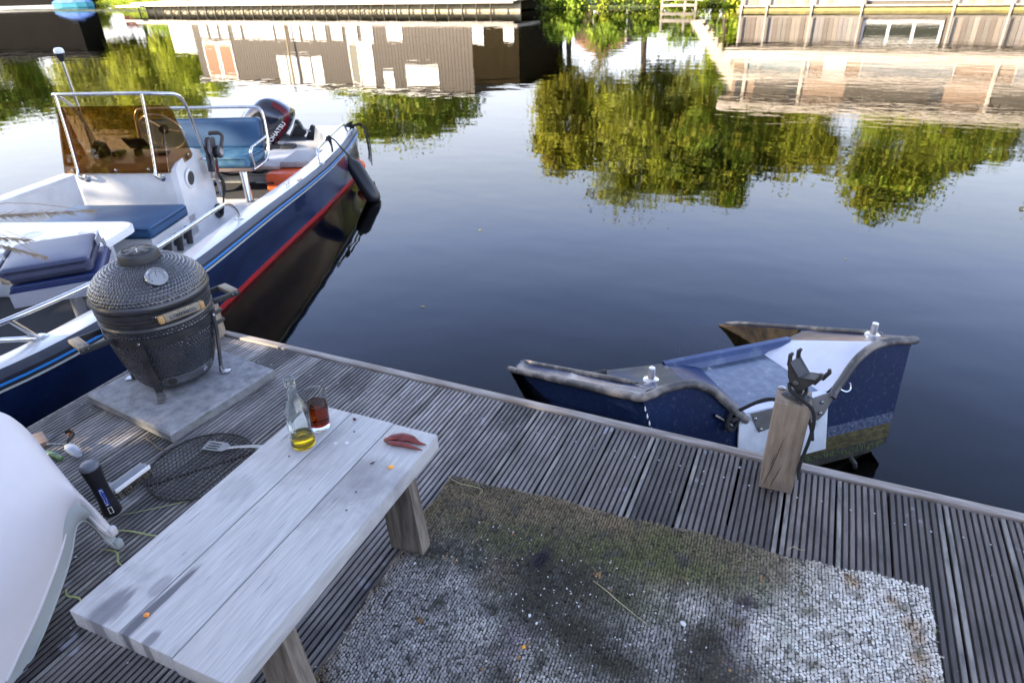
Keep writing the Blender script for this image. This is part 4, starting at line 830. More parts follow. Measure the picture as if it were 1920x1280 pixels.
# stern locker and splash well
mb = MB(); mb.rbox(.35, .95, -.86, .86, -.2985, -.125, m_gelin, .01); mb.rbox(.02, .345, -.56, .56, -.2985, -.17, m_gelin, .008)
for z in (-.185, -.235): mb.box(.948, .9535, -.80, .80, z, z+.006, m_greybox)
mb.build('stern_locker', boat)
mb = MB(); mb.rbox(.90, 1.16, -.60, .60, -.122, -.085, mat('locker_lid_edge', (.40, .35, .31), .5, col2=(.28, .23, .20), scale=9), .008); mb.build('locker_lid', boat)
cb = MB()
for pts in ([(1.2, .46, -.12), (1.0, .40, -.17), (.97, .30, -.20), (.98, .1, -.16)], [(1.5, .50, -.15), (1.2, .62, -.24), (1.05, .74, -.285), (1.0, .9, -.27)], [(1.3, .30, -.1), (1.05, .24, -.17), (1.0, .05, -.21), (.97, -.1, -.19)]): cb.tube(catmull(pts, 6), .010, m_black, 8)
cb.build('cable', boat)
# centre console
con = empty('console', (0, 0, 0), 0, boat)
def loft(mb, secs, mt, smooth=False):
    mb.grid(secs, mt, smooth=smooth, closed=True); mb.add(secs[0], [tuple(range(len(secs[0])))[::-1]], mt); mb.add(secs[-1], [tuple(range(len(secs[0])))], mt)
mb = MB()
side = [(2.54, -.30), (2.52, .245), (2.46, .285), (2.20, .335), (2.08, .30), (1.99, .05), (2.02, -.30)]
def sec(y, k): return [Vector((2.28+(x-2.28)*k, y, z)) for x, z in side]
loft(mb, [sec(-.43, .95), sec(-.40, 1.0), sec(.345, 1.0), sec(.385, .93)], m_gel); mb.build('body', con)
mb = MB(); mb.rbox(2.40, 3.04, -.46, .385, -.2985, -.104, m_gel, .02); mb.build('seat_box', con)
def cushion(x0, x1, y0, y1, z0, z1, mt, r=.03, name='cushion', parent=boat, crown=.012, T=None, piping=True):
    bm = bmesh.new(); bmesh.ops.create_cube(bm, size=1)
    for v in bm.verts: v.co = Vector(((x0+x1)/2+v.co.x*(x1-x0), (y0+y1)/2+v.co.y*(y1-y0), (z0+z1)/2+v.co.z*(z1-z0)))
    bmesh.ops.subdivide_edges(bm, edges=bm.edges[:], cuts=5, use_grid_fill=True)
    for v in bm.verts:
        u = (v.co.x-(x0+x1)/2)/((x1-x0)/2); w = (v.co.y-(y0+y1)/2)/((y1-y0)/2)
        if v.co.z > (z0+z1)/2: v.co.z += crown*(1-u*u)*(1-w*w)
    es = [e for e in bm.edges if e.is_boundary is False and e.calc_face_angle(0) > .9]
    bmesh.ops.bevel(bm, geom=es, offset=r, segments=3, profile=.55, affect='EDGES')
    mb = MB(); mb.bm(bm, mt, T); c = mb.build(name, parent)
    if piping:
        mp = MB(); a = r*.45; P_ = [(x0+a, y0+r), (x0+r, y0+a), (x1-r, y0+a), (x1-a, y0+r), (x1-a, y1-r), (x1-r, y1-a), (x0+r, y1-a), (x0+a, y1-r)]
        q = [Vector((x, y, z1-r*.30)) for x, y in P_]
        if T: q = [T @ v for v in q]
        mp.tube(q, .004, mt, 6, closed=True); mp.build('piping', c)
    return c
cushion(2.545, 3.08, -.50, .42, -.102, -.006, m_cush, .028)
# amber windscreen
ws = empty('windscreen', (0, 0, 0), 0, boat)
mb = MB()
F_ = [Vector((2.545, -.465, .235)), Vector((2.535, .34, .228)), Vector((2.44, .375, .700)), Vector((2.44, -.42, .704))]
def pane(q, th=.006):
    n = (q[1]-q[0]).cross(q[2]-q[0]).normalized()*th; k = len(q)
    mb.add(q+[p+n for p in q], [tuple(range(k))[::-1], tuple(range(k, 2*k))]+[(i, (i+1) % k, k+(i+1) % k, k+i) for i in range(k)], m_amber)
pane(F_)
mb.build('front_pane', ws); mb = MB()
pane([Vector((2.54, .346, .228)), Vector((2.27, .395, .275)), Vector((2.25, .40, .30)), Vector((2.355, .392, .655)), Vector((2.375, .388, .683)), Vector((2.447, .379, .700))]); mb.build('side_pane', ws)
mb = MB(); pane([Vector((2.447, -.424, .704)), Vector((2.36, -.45, .69)), Vector((2.26, -.46, .28)), Vector((2.548, -.469, .235))]); mb.build('side_pane', ws)
for p in ((2.548, -.40, .262), (2.546, -.06, .258), (2.544, .20, .262), (2.30, .398, .31)):
    mb = MB(); T = Matrix.Translation(p) @ Matrix.Rotation(rad(90 if p[1] < .39 else 0), 4, 'Y') @ (Matrix.Rotation(rad(-90), 4, 'X') if p[1] > .39 else Matrix())
    mb.lathe([(.012, -.002), (.011, .005), (0, .007)], m_steel, 14, T=T); mb.build('screw', ws)
# stainless console rail
rl = empty('console_rail', (0, 0, 0), 0, boat)
mb = MB(); mb.tube(catmull([(2.0, -.52, .0), (2.05, -.50, .30), (2.18, -.47, .60), (2.30, -.46, .73), (2.42, -.44, .785), (2.45, -.34, .79), (2.455, 0, .79), (2.455, .24, .788), (2.40, .36, .775), (2.28, .42, .745), (2.22, .435, .67), (2.16, .44, .42), (2.07, .43, .16), (2.0, .42, -.02), (1.975, .40, -.12)], 6), .0125, m_steel, 12); mb.build('top_tube', rl)
for y0, y1 in ((-.40, -.345), (.262, .258)):
    mb = MB(); mb.tube(catmull([(2.455, y0, .785), (2.50, y0+(y1-y0)*.4, .52), (2.555, y0+(y1-y0)*.8, .27), (2.575, y1, .225), (2.558, y1+.012, .198), (2.525, y1+.014, .190)], 6), .0115, m_steel, 12); mb.build('upright', rl)
    mb = MB(); mb.lathe([(.028, 0), (.028, .004), (.018, .010), (0, .010)], m_steel, 20, T=Matrix.Translation((2.522, y1+.014, .190)) @ Matrix.Rotation(rad(90), 4, 'Y')); mb.build('rail_foot', rl)
mb = MB(); mb.tube([(2.12, .435, .23), (2.13, .39, .23)], .010, m_steel, 8); mb.build('standoff', rl)
# speaker
T = Matrix.Translation((2.345, .388, .135)) @ Matrix.Rotation(rad(-94), 4, 'X')
spk = MB(); spk.lathe([(.078, 0), (.078, .006), (.070, .011), (.056, .010), (.053, .004)], m_gel, 36, T=T); so_ = spk.build('speaker', con)
mb = MB(); mb.lathe([(.053, .005), (.050, .006), (.030, .0005), (.018, .0), (.017, .006), (0, .009)], m_blk2, 30, T=T); mb.build('speaker_cone', so_)
# throttle box
tb = empty('throttle', (0, 0, 0), 0, boat)
T = Matrix.Translation((2.10, .455, .26)) @ Matrix.Rotation(rad(-14), 4, 'Y')
mb = MB(); mb.rbox(-.055, .055, 0, .045, -.14, .12, m_blackg, .012, T=T); mb.rbox(-.045, .050, .002, .05, .05, .135, m_blk2, .015, T=T); mb.build('housing', tb)
mb = MB(); mb.rbox(-.03, .04, .012, .030, -.19, -.10, m_brush, .004, T=T); mb.build('base_plate', tb)
mb = MB(); mb.lathe([(.045, 0), (.052, .010), (.052, .026), (.044, .034), (.030, .036), (0, .037)], m_blk2, 28, T=T @ Matrix.Translation((-.055, .045, .02)) @ Matrix.Rotation(rad(-90), 4, 'X')); mb.build('hub', tb)
mb = MB(); mb.lathe([(.030, .036), (.029, .040), (0, .040)], m_alu, 24, T=T @ Matrix.Translation((-.055, .045, .02)) @ Matrix.Rotation(rad(-90), 4, 'X')); mb.build('hub_cap', tb)
mb = MB(); mb.tube(catmull([T @ Vector(p) for p in [(-.055, .070, .03), (-.085, .075, .09), (-.105, .075, .14), (-.095, .06, .165), (-.085, .02, .168), (-.083, -.02, .165)]], 5), [.016]*10+[.015]*6+[.017]*10, m_blk2, 10); mb.build('lever', tb)
mb = MB()
for o_ in (0, .018): mb.tube(catmull([(2.07, .475, .13), (2.06, .485+o_, 0), (2.075, .47, -.12), (2.06, .43+o_*.4, -.21), (2.06, .39, -.255)], 7), .007, m_black, 8)
mb.build('control_cable', tb)
mb = MB(); T = Matrix.Translation((2.065, .388, -.225)) @ Matrix.Rotation(rad(-90), 4, 'X')
mb.lathe([(.060, 0), (.062, .012), (.050, .022), (.038, .020), (.034, -.002)], m_blk2, 26, T=T); mb.lathe([(.034, .003), (0, .003)][::-1], m_black, 20, T=T); mb.tube([T @ Vector((.046*math.cos(a), .046*math.sin(a), .024)) for a in np.linspace(0, 6.28, 20)], .007, m_blk2, 8); mb.build('cable_grommet', con)
# steering wheel and instruments
mb = MB(); T = Matrix.Translation((1.90, .0, .40)) @ Matrix.Rotation(rad(-62), 4, 'Y')
mb.tube([T @ Vector((.175*math.cos(a), .175*math.sin(a), 0)) for a in np.linspace(0, 2*math.pi, 36, endpoint=False)], .010, m_steel, 10, closed=True)
for a in (90, 210, 330): mb.tube([T @ Vector((.03*math.cos(rad(a)), .03*math.sin(rad(a)), .03)), T @ Vector((.17*math.cos(rad(a)), .17*math.sin(rad(a)), 0))], .007, m_steel, 8)
mb.lathe([(0, .02), (.04, .02), (.04, .05), (0, .055)], m_blk2, 20, T=T); mb.build('steering_wheel', boat)
ins = empty('instruments', (0, 0, 0), 0, boat)
mb = MB(); mb.lathe([(0, 0), (.065, 0), (.070, .03), (.055, .09), (.02, .115), (0, .117)], m_blk2, 22, T=Matrix.Translation((2.31, -.30, .31))); mb.build('compass', ins)
mb = MB(); mb.rbox(-.10, .10, -.008, .008, -.05, .06, m_black, .005, T=Matrix.Translation((2.30, .01, .395)) @ Matrix.Rotation(rad(80), 4, 'Z') @ Matrix.Rotation(rad(35), 4, 'X')); mb.rbox(2.27, 2.33, -.02, .02, .30, .36, m_blk2, .006); mb.build('plotter', ins)
mb = MB(); mb.rbox(2.24, 2.34, -.20, -.13, .30, .345, m_blk2, .012); mb.rbox(2.25, 2.33, .12, .24, .30, .33, m_blk2, .01); mb.build('switch_pod', ins)
# light pole
lp_ = empty('light_pole', (0, 0, 0), 0, boat)
mb = MB(); mb.tube([(2.11, -.49, -.29), (2.122, -.50, 1.0)], .0115, m_steel, 10); mb.build('pole', lp_)
mb = MB(); mb.lathe([(.014, -.05), (.020, -.035), (.030, .0), (.034, .008)], m_black, 20, c=(2.122, -.50, 1.03)); mb.build('lamp_base', lp_)
mb = MB(); mb.lathe([(.034, .008), (.036, .016), (.034, .032), (.024, .045), (0, .049)], mat('opal_lens', (.75, .75, .74), .25), 20, c=(2.122, -.50, 1.03)); mb.build('lens', lp_)
# helm seat
hs = empty('helm_seat', (0, -.058, 0), 0, boat)
for p_, q_ in (((1.575, .505, -.296), (1.50, .465, -.02)), ((1.575, -.45, -.296), (1.50, -.43, -.02))): mb = MB(); mb.tube([p_, q_], .036, m_steel, 18); mb.build('column', hs)
mb = MB(); mb.rbox(1.16, 1.56, -.60, .58, -.03, -.0, mat('teak_seat_board', (.20, .15, .13), .5, col2=(.14, .10, .09), scale=7), .004); mb.build('seat_board', hs)
cushion(1.17, 1.57, -.60, .57, .002, .105, m_cushworn, .03, 'seat_cushion', hs, piping=True)
T = Matrix.Translation((1.16, 0, .22)) @ Matrix.Rotation(rad(-8), 4, 'Y')
cushion(-.045, .045, -.60, .57, -.13, .145, m_cush, .03, 'back_cushion', hs, crown=0, T=T, piping=False)
mb = MB(); mb.tube(catmull([(1.20, -.64, .0), (1.14, -.64, .3), (1.12, -.62, .43), (1.12, -.5, .455), (1.12, 0, .455), (1.12, .48, .452), (1.12, .575, .43), (1.13, .60, .34), (1.18, .615, .15), (1.22, .61, .05), (1.30, .60, -.005), (1.42, .60, -.012), (1.52, .58, -.02)], 6), .0135, m_steel, 12); mb.build('back_rail', hs)
mb = MB(); mb.tube([(1.16, .605, .20), (1.50, .60, .175), (1.53, .60, .155), (1.54, .595, .13), (1.50, .59, -.01)], .012, m_steel, 10); mb.build('arm_rail', hs)
# rod holders
for x in (2.955, 2.80, 2.655):
    mb = MB(); T = Matrix.Translation((x, .425, -.285)) @ Matrix.Rotation(rad(-8), 4, 'X'); mb.lathe([(0, 0), (.024, 0), (.024, .115), (.028, .118), (.028, .130), (.021, .130), (.020, .02), (0, .02)], m_blk2, 18, T=T)
    mb.rbox(-.012, .012, -.04, -.018, .03, .08, m_blk2, .004, T=T); mb.build('rod_holder', boat)
# side rails
for pts in ([(3.12, 1.115, .060), (3.16, 1.115, .150), (3.24, 1.11, .205), (3.40, 1.11, .218), (4.0, 1.105, .228), (4.5, 1.06, .238), (4.95, .935, .25), (5.3, .78, .26)], [(1.47, 1.135, .01), (1.44, 1.115, .10), (1.34, 1.10, .128), (.9, 1.07, .135), (.42, 1.04, .135), (.30, 1.03, .09), (.24, 1.03, .01)]):
    mb = MB(); mb.tube(catmull(pts, 7), .0125, m_steel, 12); r1 = mb.build('side_rail', boat)
    for p in (pts[0], pts[-1] if pts[-1][2] < .05 else (4.86, .955, .113)):
        mb = MB(); mb.lathe([(.036, -.004), (.036, .004), (.020, .012), (.016, .012)], m_steel, 22, c=(p[0], p[1], p[2])); mb.build('rail_foot', r1)
mb = MB(); mb.tube([(4.865, .955, .113), (4.95, .935, .25)], .0125, m_steel, 12); mb.tube([(4.865, .955, .113), (5.15, .84, .248)], .0125, m_steel, 12); mb.build('rail_strut', boat)
mb = MB(); mb.tube(catmull([(4.9, -.95, .11), (4.8, -1.0, .22), (4.2, -1.10, .235), (3.3, -1.12, .22), (3.15, -1.12, .07)], 6), .0125, m_steel, 12); mb.build('side_rail', boat)
# cleats, roller
for (x, y, z) in ((2.24, 1.12, .037), (3.0, -1.12, .062)):
    mb = MB(); T = Matrix.Translation((x, y, z))
    mb.tube([T @ Vector(p) for p in [(-.07, 0, .030), (-.03, 0, .024), (.03, 0, .024), (.07, 0, .030)]], [.004, .007, .007, .004], m_steel, 8)
    for dx in (-.025, .025): mb.tube([T @ Vector((dx, 0, 0)), T @ Vector((dx, 0, .024))], .006, m_steel, 8)
    mb.build('cleat', boat)
mb = MB(); mb.tube([(2.02, 1.15, .036), (2.10, 1.15, .040)], .007, m_steel, 8); mb.build('fairlead', boat)
mb = MB(); mb.add([(.42, float(np.interp(.42, ss, hb))-.020, -.115), (.30, float(np.interp(.30, ss, hb))-.018, -.115), (.30, float(np.interp(.30, ss, hb))-.006, -.085), (.42, float(np.interp(.42, ss, hb))-.008, -.085)], [(0, 1, 2, 3)], m_white); mb.build('hull_badge', boat)
# fold down fishing seat
fs = empty('fishing_seat', (4.09, .51, 0), rad(28), boat)
cushion(-.24, .21, -.20, .235, .045, .135, m_seatdk, .02, 'seat_base', fs, crown=.0, piping=False)
mb = MB(); mb.grid([[Vector((x, y, z)) for x, y in ((-.245, -.205), (.23, -.205), (.23, .24), (-.245, .24))] for z in (.02, .10)], m_seatside, smooth=False, closed=True); mb.build('seat_shell', fs)
c = cushion(-.205, .245, -.215, .205, .15, .235, m_seatv, .03, 'folded_backrest', fs, crown=.012, piping=True)
mb = MB()
mb.prism([(.03, .175), (.24, .175), (.255, .21), (.245, .235), (.03, .235)], -.228, -.220, m_seatside, Matrix(((1, 0, 0, 0), (0, 0, 1, 0), (0, 1, 0, 0), (0, 0, 0, 1)))); mb.build('side_cover', fs)
for y in (.213, -.226):
    mb = MB(); mb.prism([(.02, .205), (.02, .245), (.16, .245), (.20, .185), (.26, .175), (.275, .14), (.25, .11), (.215, .12), (.20, .16), (.12, .20)], y, y+.006, m_alu, Matrix(((-1, 0, 0, 0), (0, 0, 1, 0), (0, 1, 0, 0), (0, 0, 0, 1)))); mb.build('hinge_bracket', fs)
mb = MB(); mb.tube([(-.02, .02, .03), (0, .02, -.29)], .032, m_alu, 14); mb.lathe([(.10, -.29), (.10, -.284), (.05, -.27)], m_alu, 24, c=(0, .02, 0)); mb.rbox(-.09, .09, -.07, .11, .01, .04, m_alu, .005); mb.build('pedestal', fs)
mb = MB(); mb.tube(catmull([(.12, .20, .02), (.135, .215, -.08), (.16, .21, -.16), (.20, .20, -.19), (.215, .20, -.165)], 5), .009, m_alu, 8, flat=(0, 1, 0)); mb.build('release_lever', fs)
# white moulded table with cup recesses
tw = empty('bow_table', (0, 0, 0), 0, boat)
def rr_poly(x0, x1, y0, y1, r, n=7):
    out = []
    for cx, cy, a0 in ((x1-r, y1-r, 0), (x0+r, y1-r, 90), (x0+r, y0+r, 180), (x1-r, y0+r, 270)):
        for k in range(n+1): a = rad(a0+90*k/n); out.append((cx+r*math.cos(a), cy+r*math.sin(a)))
    return out
mb = MB(); mb.prism(rr_poly(3.14, 3.72, -.95, .42, .14), .02, .058, m_tableW, smooth=True); mb.prism(rr_poly(3.155, 3.705, -.935, .405, .13), .058, .064, m_tableW); mb.build('table_top', tw)
mb = MB(); mb.rbox(3.25, 3.62, -.85, .25, -.293, .018, m_gelin, .02); mb.build('table_base', tw)
for x, y in ((3.345, .17), (3.40, -.18)): mb = MB(); mb.lathe([(.062, .0642), (.058, .0665), (.052, .0648), (0, .0646)], m_stripewhite if y < 0 else m_gelin, 26, c=(x, y, 0)); mb.build('cup_recess', tw)
mb = MB(); mb.lathe([(.030, .0645), (.028, .066), (0, .066)], m_alu, 16, c=(3.52, -.02, 0)); mb.build('table_drain', tw)
# battery box lid and fuel tank on the stern locker
mb = MB(); mb.rbox(.66, 1.12, .60, .90, -.115, -.055, m_greybox, .012); mb.build('battery_box', boat, label='grey battery box lid in the stern corner')
mb = MB(); mb.rbox(.78, 1.30, .50, .92, -.290, -.125, m_orange, .03, seg=3); mb.build('fuel_tank', boat, label='orange plastic fuel tank under the grey lid')
# outboard motor
ob = empty('outboard_motor', (0, 0, 0), 0, boat)
OUT = [(-.23, .127), (-.175, .21), (-.099, .267), (.0, .325), (.09, .335), (.20, .292), (.297, .215), (.30, .15), (.268, .078), (.216, .003), (.108, -.10), (-.02, -.19), (-.10, -.165), (-.15, -.03)]
OUT = [(v.x, v.y) for v in catmull([(a, b, 0) for a, b in OUT], 3, closed=True)]; OUT = [(.05+(a-.05)*1.07, .06+(b-.08)*1.10) for a, b in OUT]; cx_, cz_ = .05, .06
mb = MB(); rows = []
for d, k, sx in ((-.30, .30, .02), (-.275, .62, .015), (-.20, .88, .01), (-.08, 1.0, 0), (.03, .97, 0), (.10, .82, .01), (.135, .58, .015), (.15, .25, .02)):
    rows.append([Vector((-.06+d, cx_+sx+(y-cx_)*k, cz_+(z-cz_)*k)) for y, z in OUT])
loft(mb, rows, m_blackg, smooth=True); cw = mb.build('cowl', ob)
mb = MB(); mb.grid([[Vector((-.06+.028, cx_+(y-cx_)*.99, cz_+(z-cz_)*.99)) for y, z in OUT[14:35]], [Vector((-.06+.104, cx_+.01+(y-cx_)*.835, cz_+(z-cz_)*.835)) for y, z in OUT[14:35]]], m_motred, flip=True)
mb.build('red_flash', cw)
tm = text_mesh('TOHATSU', .071, m_white); tg_ = meshobj('lettering', tm, cw); X_ = Vector((0, .715, .70)).normalized(); N_ = Vector((.80, .42, -.42)).normalized(); X_ = (X_-N_*X_.dot(N_)).normalized(); Y_ = N_.cross(X_)
Mx = Matrix((X_, Y_, N_)).transposed().to_4x4(); Mx.translation = Vector((.175, .218, .012)); tg_.matrix_local = Mx
mb = MB(); T = Mx.copy(); T.translation = Vector((.055, .055, -.118)); mb.tube([T @ Vector((.035*math.cos(a), .035*math.sin(a), 0)) for a in np.linspace(0, 6.28, 18)], .004, m_white, 6); mb.prism([(-.02, -.018), (.0, -.006), (.02, -.018), (.006, .022), (-.006, .022)], 0, .002, m_motred, T); mb.build('emblem', cw)
mb = MB(); mb.tube(catmull([(-.10, .08, -.12), (-.14, .20, -.16), (-.20, .36, -.17), (-.26, .50, -.20)], 5), [.10]*6+[.08]*5+[.055]*5, m_blk2, 12); mb.build('midsection', ob)
mb = MB(); mb.rbox(-.12, .10, -.10, .20, -.26, -.13, m_blk2, .02); mb.tube([(.04, -.12, -.20), (.04, .40, -.20)], .022, m_alu, 12); mb.rbox(-.04, .05, .16, .22, -.26, -.10, m_alu, .01); mb.rbox(.02, .16, -.22, .12, -.24, -.16, m_blk2, .02); mb.rbox(.0, .12, .20, .36, -.24, -.13, m_blk2, .02); mb.tube(catmull([(.1, -.2, -.18), (.22, -.05, -.16), (.25, .12, -.18), (.15, .25, -.20)], 5), .014, m_black, 8); mb.build('clamp_bracket', ob)
for a, b_, c_ in (((-.2, .24, -.11), (-.2, .33, .09), (-.2, .42, -.06)), ((-.24, .36, -.19), (-.24, .485, .02), (-.24, .525, -.17))):
    mb = MB(); th = Vector((.014, 0, 0)); q = [Vector(a), Vector(b_), Vector(b_)+Vector((0, .03, -.02)), Vector(c_), Vector(c_)+Vector((0, -.06, -.06))]
    mb.add(q+[p+th+Vector((.02, -.01, 0)) for p in q], [(0, 1, 2, 3, 4)[::-1], (5, 6, 7, 8, 9), (0, 1, 6, 5), (1, 2, 7, 6), (2, 3, 8, 7), (3, 4, 9, 8), (4, 0, 5, 9)], m_black); mb.build('blade', ob)
mb = MB(); mb.tube([(-.17, .20, -.13), (-.17, .315, .04), (-.19, .40, -.02), (-.21, .46, -.05)], .010, m_alu, 8); mb.tube([(-.17, .28, -.20), (-.19, .38, -.04)], .009, m_alu, 8); mb.build('lift_arm', ob)
# ropes, fender, buoy
def bp(s, t, z): v = BO+AF*s+BF*t; return Vector((v.x, v.y, z))
fd = tag(empty('fender', bp(1.05, 1.34, -.45)), 'long black fender hanging off the stern quarter of the motor boat into the water', 'fender')
a_, b_ = bp(.98, 1.25, -.07)-fd.location, bp(1.12, 1.50, -.475)-fd.location; dv = (b_-a_)
T = Matrix.Translation(a_) @ (-dv).to_track_quat('Z', 'Y').to_matrix().to_4x4(); Lf = dv.length
mb = MB(); mb.lathe([(0, .02), (.020, .018), (.024, .0), (.030, -.02), (.060, -.05), (.075, -.09), (.078, -.30), (.076, -Lf+.08), (.060, -Lf+.03), (.02, -Lf), (0, -Lf)], m_fender, 24, T=T); mb.build('body', fd)
mb = MB(); mb.tube(catmull([bp(1.02, 1.10, .145)-fd.location, bp(1.0, 1.14, .11)-fd.location, bp(.99, 1.19, .03)-fd.location, bp(.985, 1.235, -.03)-fd.location, a_], 5), .008, m_rope, 8)
for k in range(3): mb.tube(catmull([bp(1.0+.03*k, 1.08, .12)-fd.location, bp(1.03+.03*k, 1.10, .16)-fd.location, bp(1.06, 1.12, .12-.03*k)-fd.location, bp(1.10, 1.13, .07-.02*k)-fd.location], 5), .009, m_rope, 8)
mb.build('lanyard', fd)
mb = MB(); q = bp(.38, 1.15, -.30); mb.lathe([(0, -.062), (.04, -.05), (.062, -.016), (.062, .024), (.042, .052), (.012, .066), (.010, .085), (0, .085)], m_orange, 22); tag(mb.build('buoy', None, q), 'round orange buoy tucked behind the black fender at the stern quarter', 'buoy')
mb = MB(); q0 = bp(.10, 1.03, .045)
mb.tube(catmull([q0+Vector((random.gauss(0, .022), random.gauss(0, .022), random.gauss(.018, .016))) for _ in range(26)], 4), .008, m_rope, 7)
for o_ in (0, .05, .09):
    mb.tube(catmull([bp(.10, 1.03, .06), bp(.06, 1.13, .06+o_*.2), bp(.05+o_, 1.19, .0), bp(.04+o_, 1.20, -.20), bp(.12+o_, 1.21, -.36+o_)], 6), .006, m_rope, 7)
tag(mb.build('mooring_rope'), 'black mooring rope bundled on the stern corner of the motor boat', 'rope')
# reed plumes at the left
m_reed = mat('dry_reed', (.36, .27, .17), .8, col2=(.26, .20, .12), scale=40)
mb = MB(); rp = random.Random(12)
for base, top, tip in (((-2.95, .55, -.2), (-2.45, 1.10, .86), (-2.14, 1.34, .84)), ((-2.98, .60, -.2), (-2.52, 1.10, .80), (-2.30, 1.22, .70)), ((-2.93, .5, -.2), (-2.46, 1.05, .82), (-2.26, 1.18, .78)), ((-3.0, .5, -.2), (-2.60, 1.02, .76), (-2.38, 1.12, .64))):
    b_, t_, p_ = Vector(base), Vector(top), Vector(tip); mb.tube(catmull([b_, b_.lerp(t_, .5)+Vector((-.05, -.05, .06)), t_, p_], 6), [.0022]*7+[.0018]*6+[.001]*6, m_reed, 5)
    for k in range(280):
        f = rp.random(); o = t_.lerp(p_, f); d = ((p_-t_).normalized()+Vector((rp.gauss(0, .35), rp.gauss(0, .35), -.35+rp.gauss(0, .3)))).normalized(); l = .044*(1-f*.5)*rp.uniform(.5, 1.2)
        sd = d.orthogonal().normalized()*.0011; mb.add([o-sd, o+sd, o+d*l+sd*.4, o+d*l-sd*.4], [(0, 1, 2, 3)], m_reed)
tag(mb.build('reed_plume'), 'dry feathery reed plumes arching in over the motor boat from the left', 'reed')
# ------------------------------------------------------------------ the sunken boat
LC, RC = Vector((-.444, 2.10, 0)), Vector((.530, 2.95, 0)); wb = (RC-LC).normalized(); wa = Vector((-wb.y, wb.x, 0)); wm = (LC+RC)/2
wk = tag(empty('sunken_boat', (wm.x, wm.y, 0), math.atan2(wa.y, wa.x)), 'half sunken blue and white boat, its stern sticking out beside the deck', 'boat')
def wp(s, t, z): return Vector((s, -t, z))      # s to the bow, t to the right seen from the deck
SL = -.44
m_wn = mat('scuffed_navy_gelcoat', (.005, .013, .045), .5, col2=(.008, .021, .070), scale=3, coat=.0, spec=.16, col3=(.045, .065, .10), scale3=62, lo3=.55, hi3=.74, bump=.0004, bscale=50)
m_wd = mat('chalky_deck_gelcoat', (.008, .024, .09), .30, col2=(.014, .042, .14), scale=4, coat=.4, col3=(.12, .16, .19), scale3=8, lo3=.5, hi3=.74)
m_wfloor = mat('speckled_blue_floor', (.028, .045, .085), .35, col2=(.085, .11, .15), scale=26, lo=.42, hi=.66, coat=.4, col3=(.36, .40, .45), scale3=26, lo3=.66, hi3=.70)
m_wwhite = mat('dull_white_gelcoat', (.56, .58, .66), .30, col2=(.46, .48, .56), scale=5, coat=.3)
m_wpanel = mat('white_transom_panel', (.74, .76, .78), .4, col2=(.50, .54, .56), scale=5, col3=(.25, .25, .16), scale3=9, lo3=.62, hi3=.8)
m_alg = mat('mossy_hull', (.016, .015, .010), .8, col2=(.045, .042, .022), scale=16, lo=.45, hi=.62, bump=.004, bscale=70, col3=(.03, .026, .02), scale3=4)
m_ochre = mat('ochre_slime_line', (.20, .17, .06), .6, col2=(.28, .25, .14), scale=12, stretch=(1, 1, 6))
m_rub2 = mat('worn_grey_rub_rail', (.055, .052, .052), .5, col2=(.26, .225, .19), scale=8, lo=.44, hi=.60, col3=(.03, .03, .034), scale3=5, lo3=.5, hi3=.6, bump=.0008, bscale=120)
m_rot = mat('rotten_timber', (.07, .05, .03), .9, col2=(.20, .13, .06), scale=16, bump=.005, bscale=40)
def SZ_(z): return .28*(z-.05)
TOP = [(-.648, .045), (-.60, .062), (-.56, .068), (-.50, .072), (-.44, .068), (-.395, .052), (-.349, .026), (-.31, -.010), (-.275, -.050), (-.24, -.085), (-.205, -.106)]
TOPR = [(-t, z) for t, z in TOP][::-1]
def widthL(s): return -.648-.19*min(s, 1.2)/1.12
def widthR(s): return .648-.05*min(s, 1.2)/1.12
full = TOP+[(-.1, -.108), (0, -.108), (.1, -.108)]+TOPR
WZT = [(-.55, .10), (-.50, .20), (-.45, .33), (-.424, .43), (-.391, .520), (-.363, .530), (-.305, .546), (-.284, .560), (-.145, .595), (0, .630), (.05, .648)]
def wof(z): return float(np.interp(z, [a for a, b in WZT], [b for a, b in WZT]))/.648
def trow(z, d=0): return [wp(SZ_(z)+d, t*wof(z), z) for t, _ in full]
m_ochre2 = mat('brown_green_slime', (.035, .032, .012), .75, col2=(.105, .088, .035), scale=30, detail=10, stretch=(1, 1, 2.5), spec=.2, bump=.002, bscale=80)
m_chalk = mat('chalky_scuffed_navy', (.010, .022, .065), .5, spec=.3, col2=(.11, .13, .17), scale=70, detail=12, lo=.42, hi=.68, stretch=(1, 1, 1.4))
m_green = mat('bright_green_weed', (.035, .055, .010), .8, col2=(.10, .14, .025), scale=60, bump=.003, bscale=200)
mb = MB(); rows = [[wp(SZ_(z), t, z) for t, z in full], trow(-.150), trow(-.215), trow(-.262)]; mb.grid(rows, m_wn, smooth=False); mb.build('transom', wk)
mb = MB(); mb.grid([trow(-.262), trow(-.285, -.001), trow(-.306, -.002)], m_chalk, smooth=False); mb.build('scuff_band', wk)
mb = MB(); mb.grid([trow(-.306, -.002), trow(-.335, -.005), trow(-.366, -.006)], m_ochre2, smooth=False); mb.build('waterline_stain', wk)
mb = MB(); mb.grid([trow(-.366, -.006), trow(-.391, -.006), trow(-.424, .0), trow(-.45, .03), trow(-.50, .10), trow(-.55, .2)], m_alg); mb.build('mossy_bottom', wk)
mb = MB(); rw = random.Random(8)
for k in range(300):
    t = rw.uniform(-.5, .5); z = -.372+rw.gauss(0, .007)-.02*abs(t); l = rw.uniform(.004, .011); p = wp(SZ_(z)-.008, t, z); mb.add([p+Vector((0, -.002, 0)), p+Vector((0, .002, 0)), p+Vector((-.004-rw.random()*.006, rw.gauss(0, .002), -l))], [(0, 1, 2)], m_green)
tag(mb.build('green_weed', wk), kind='stuff')
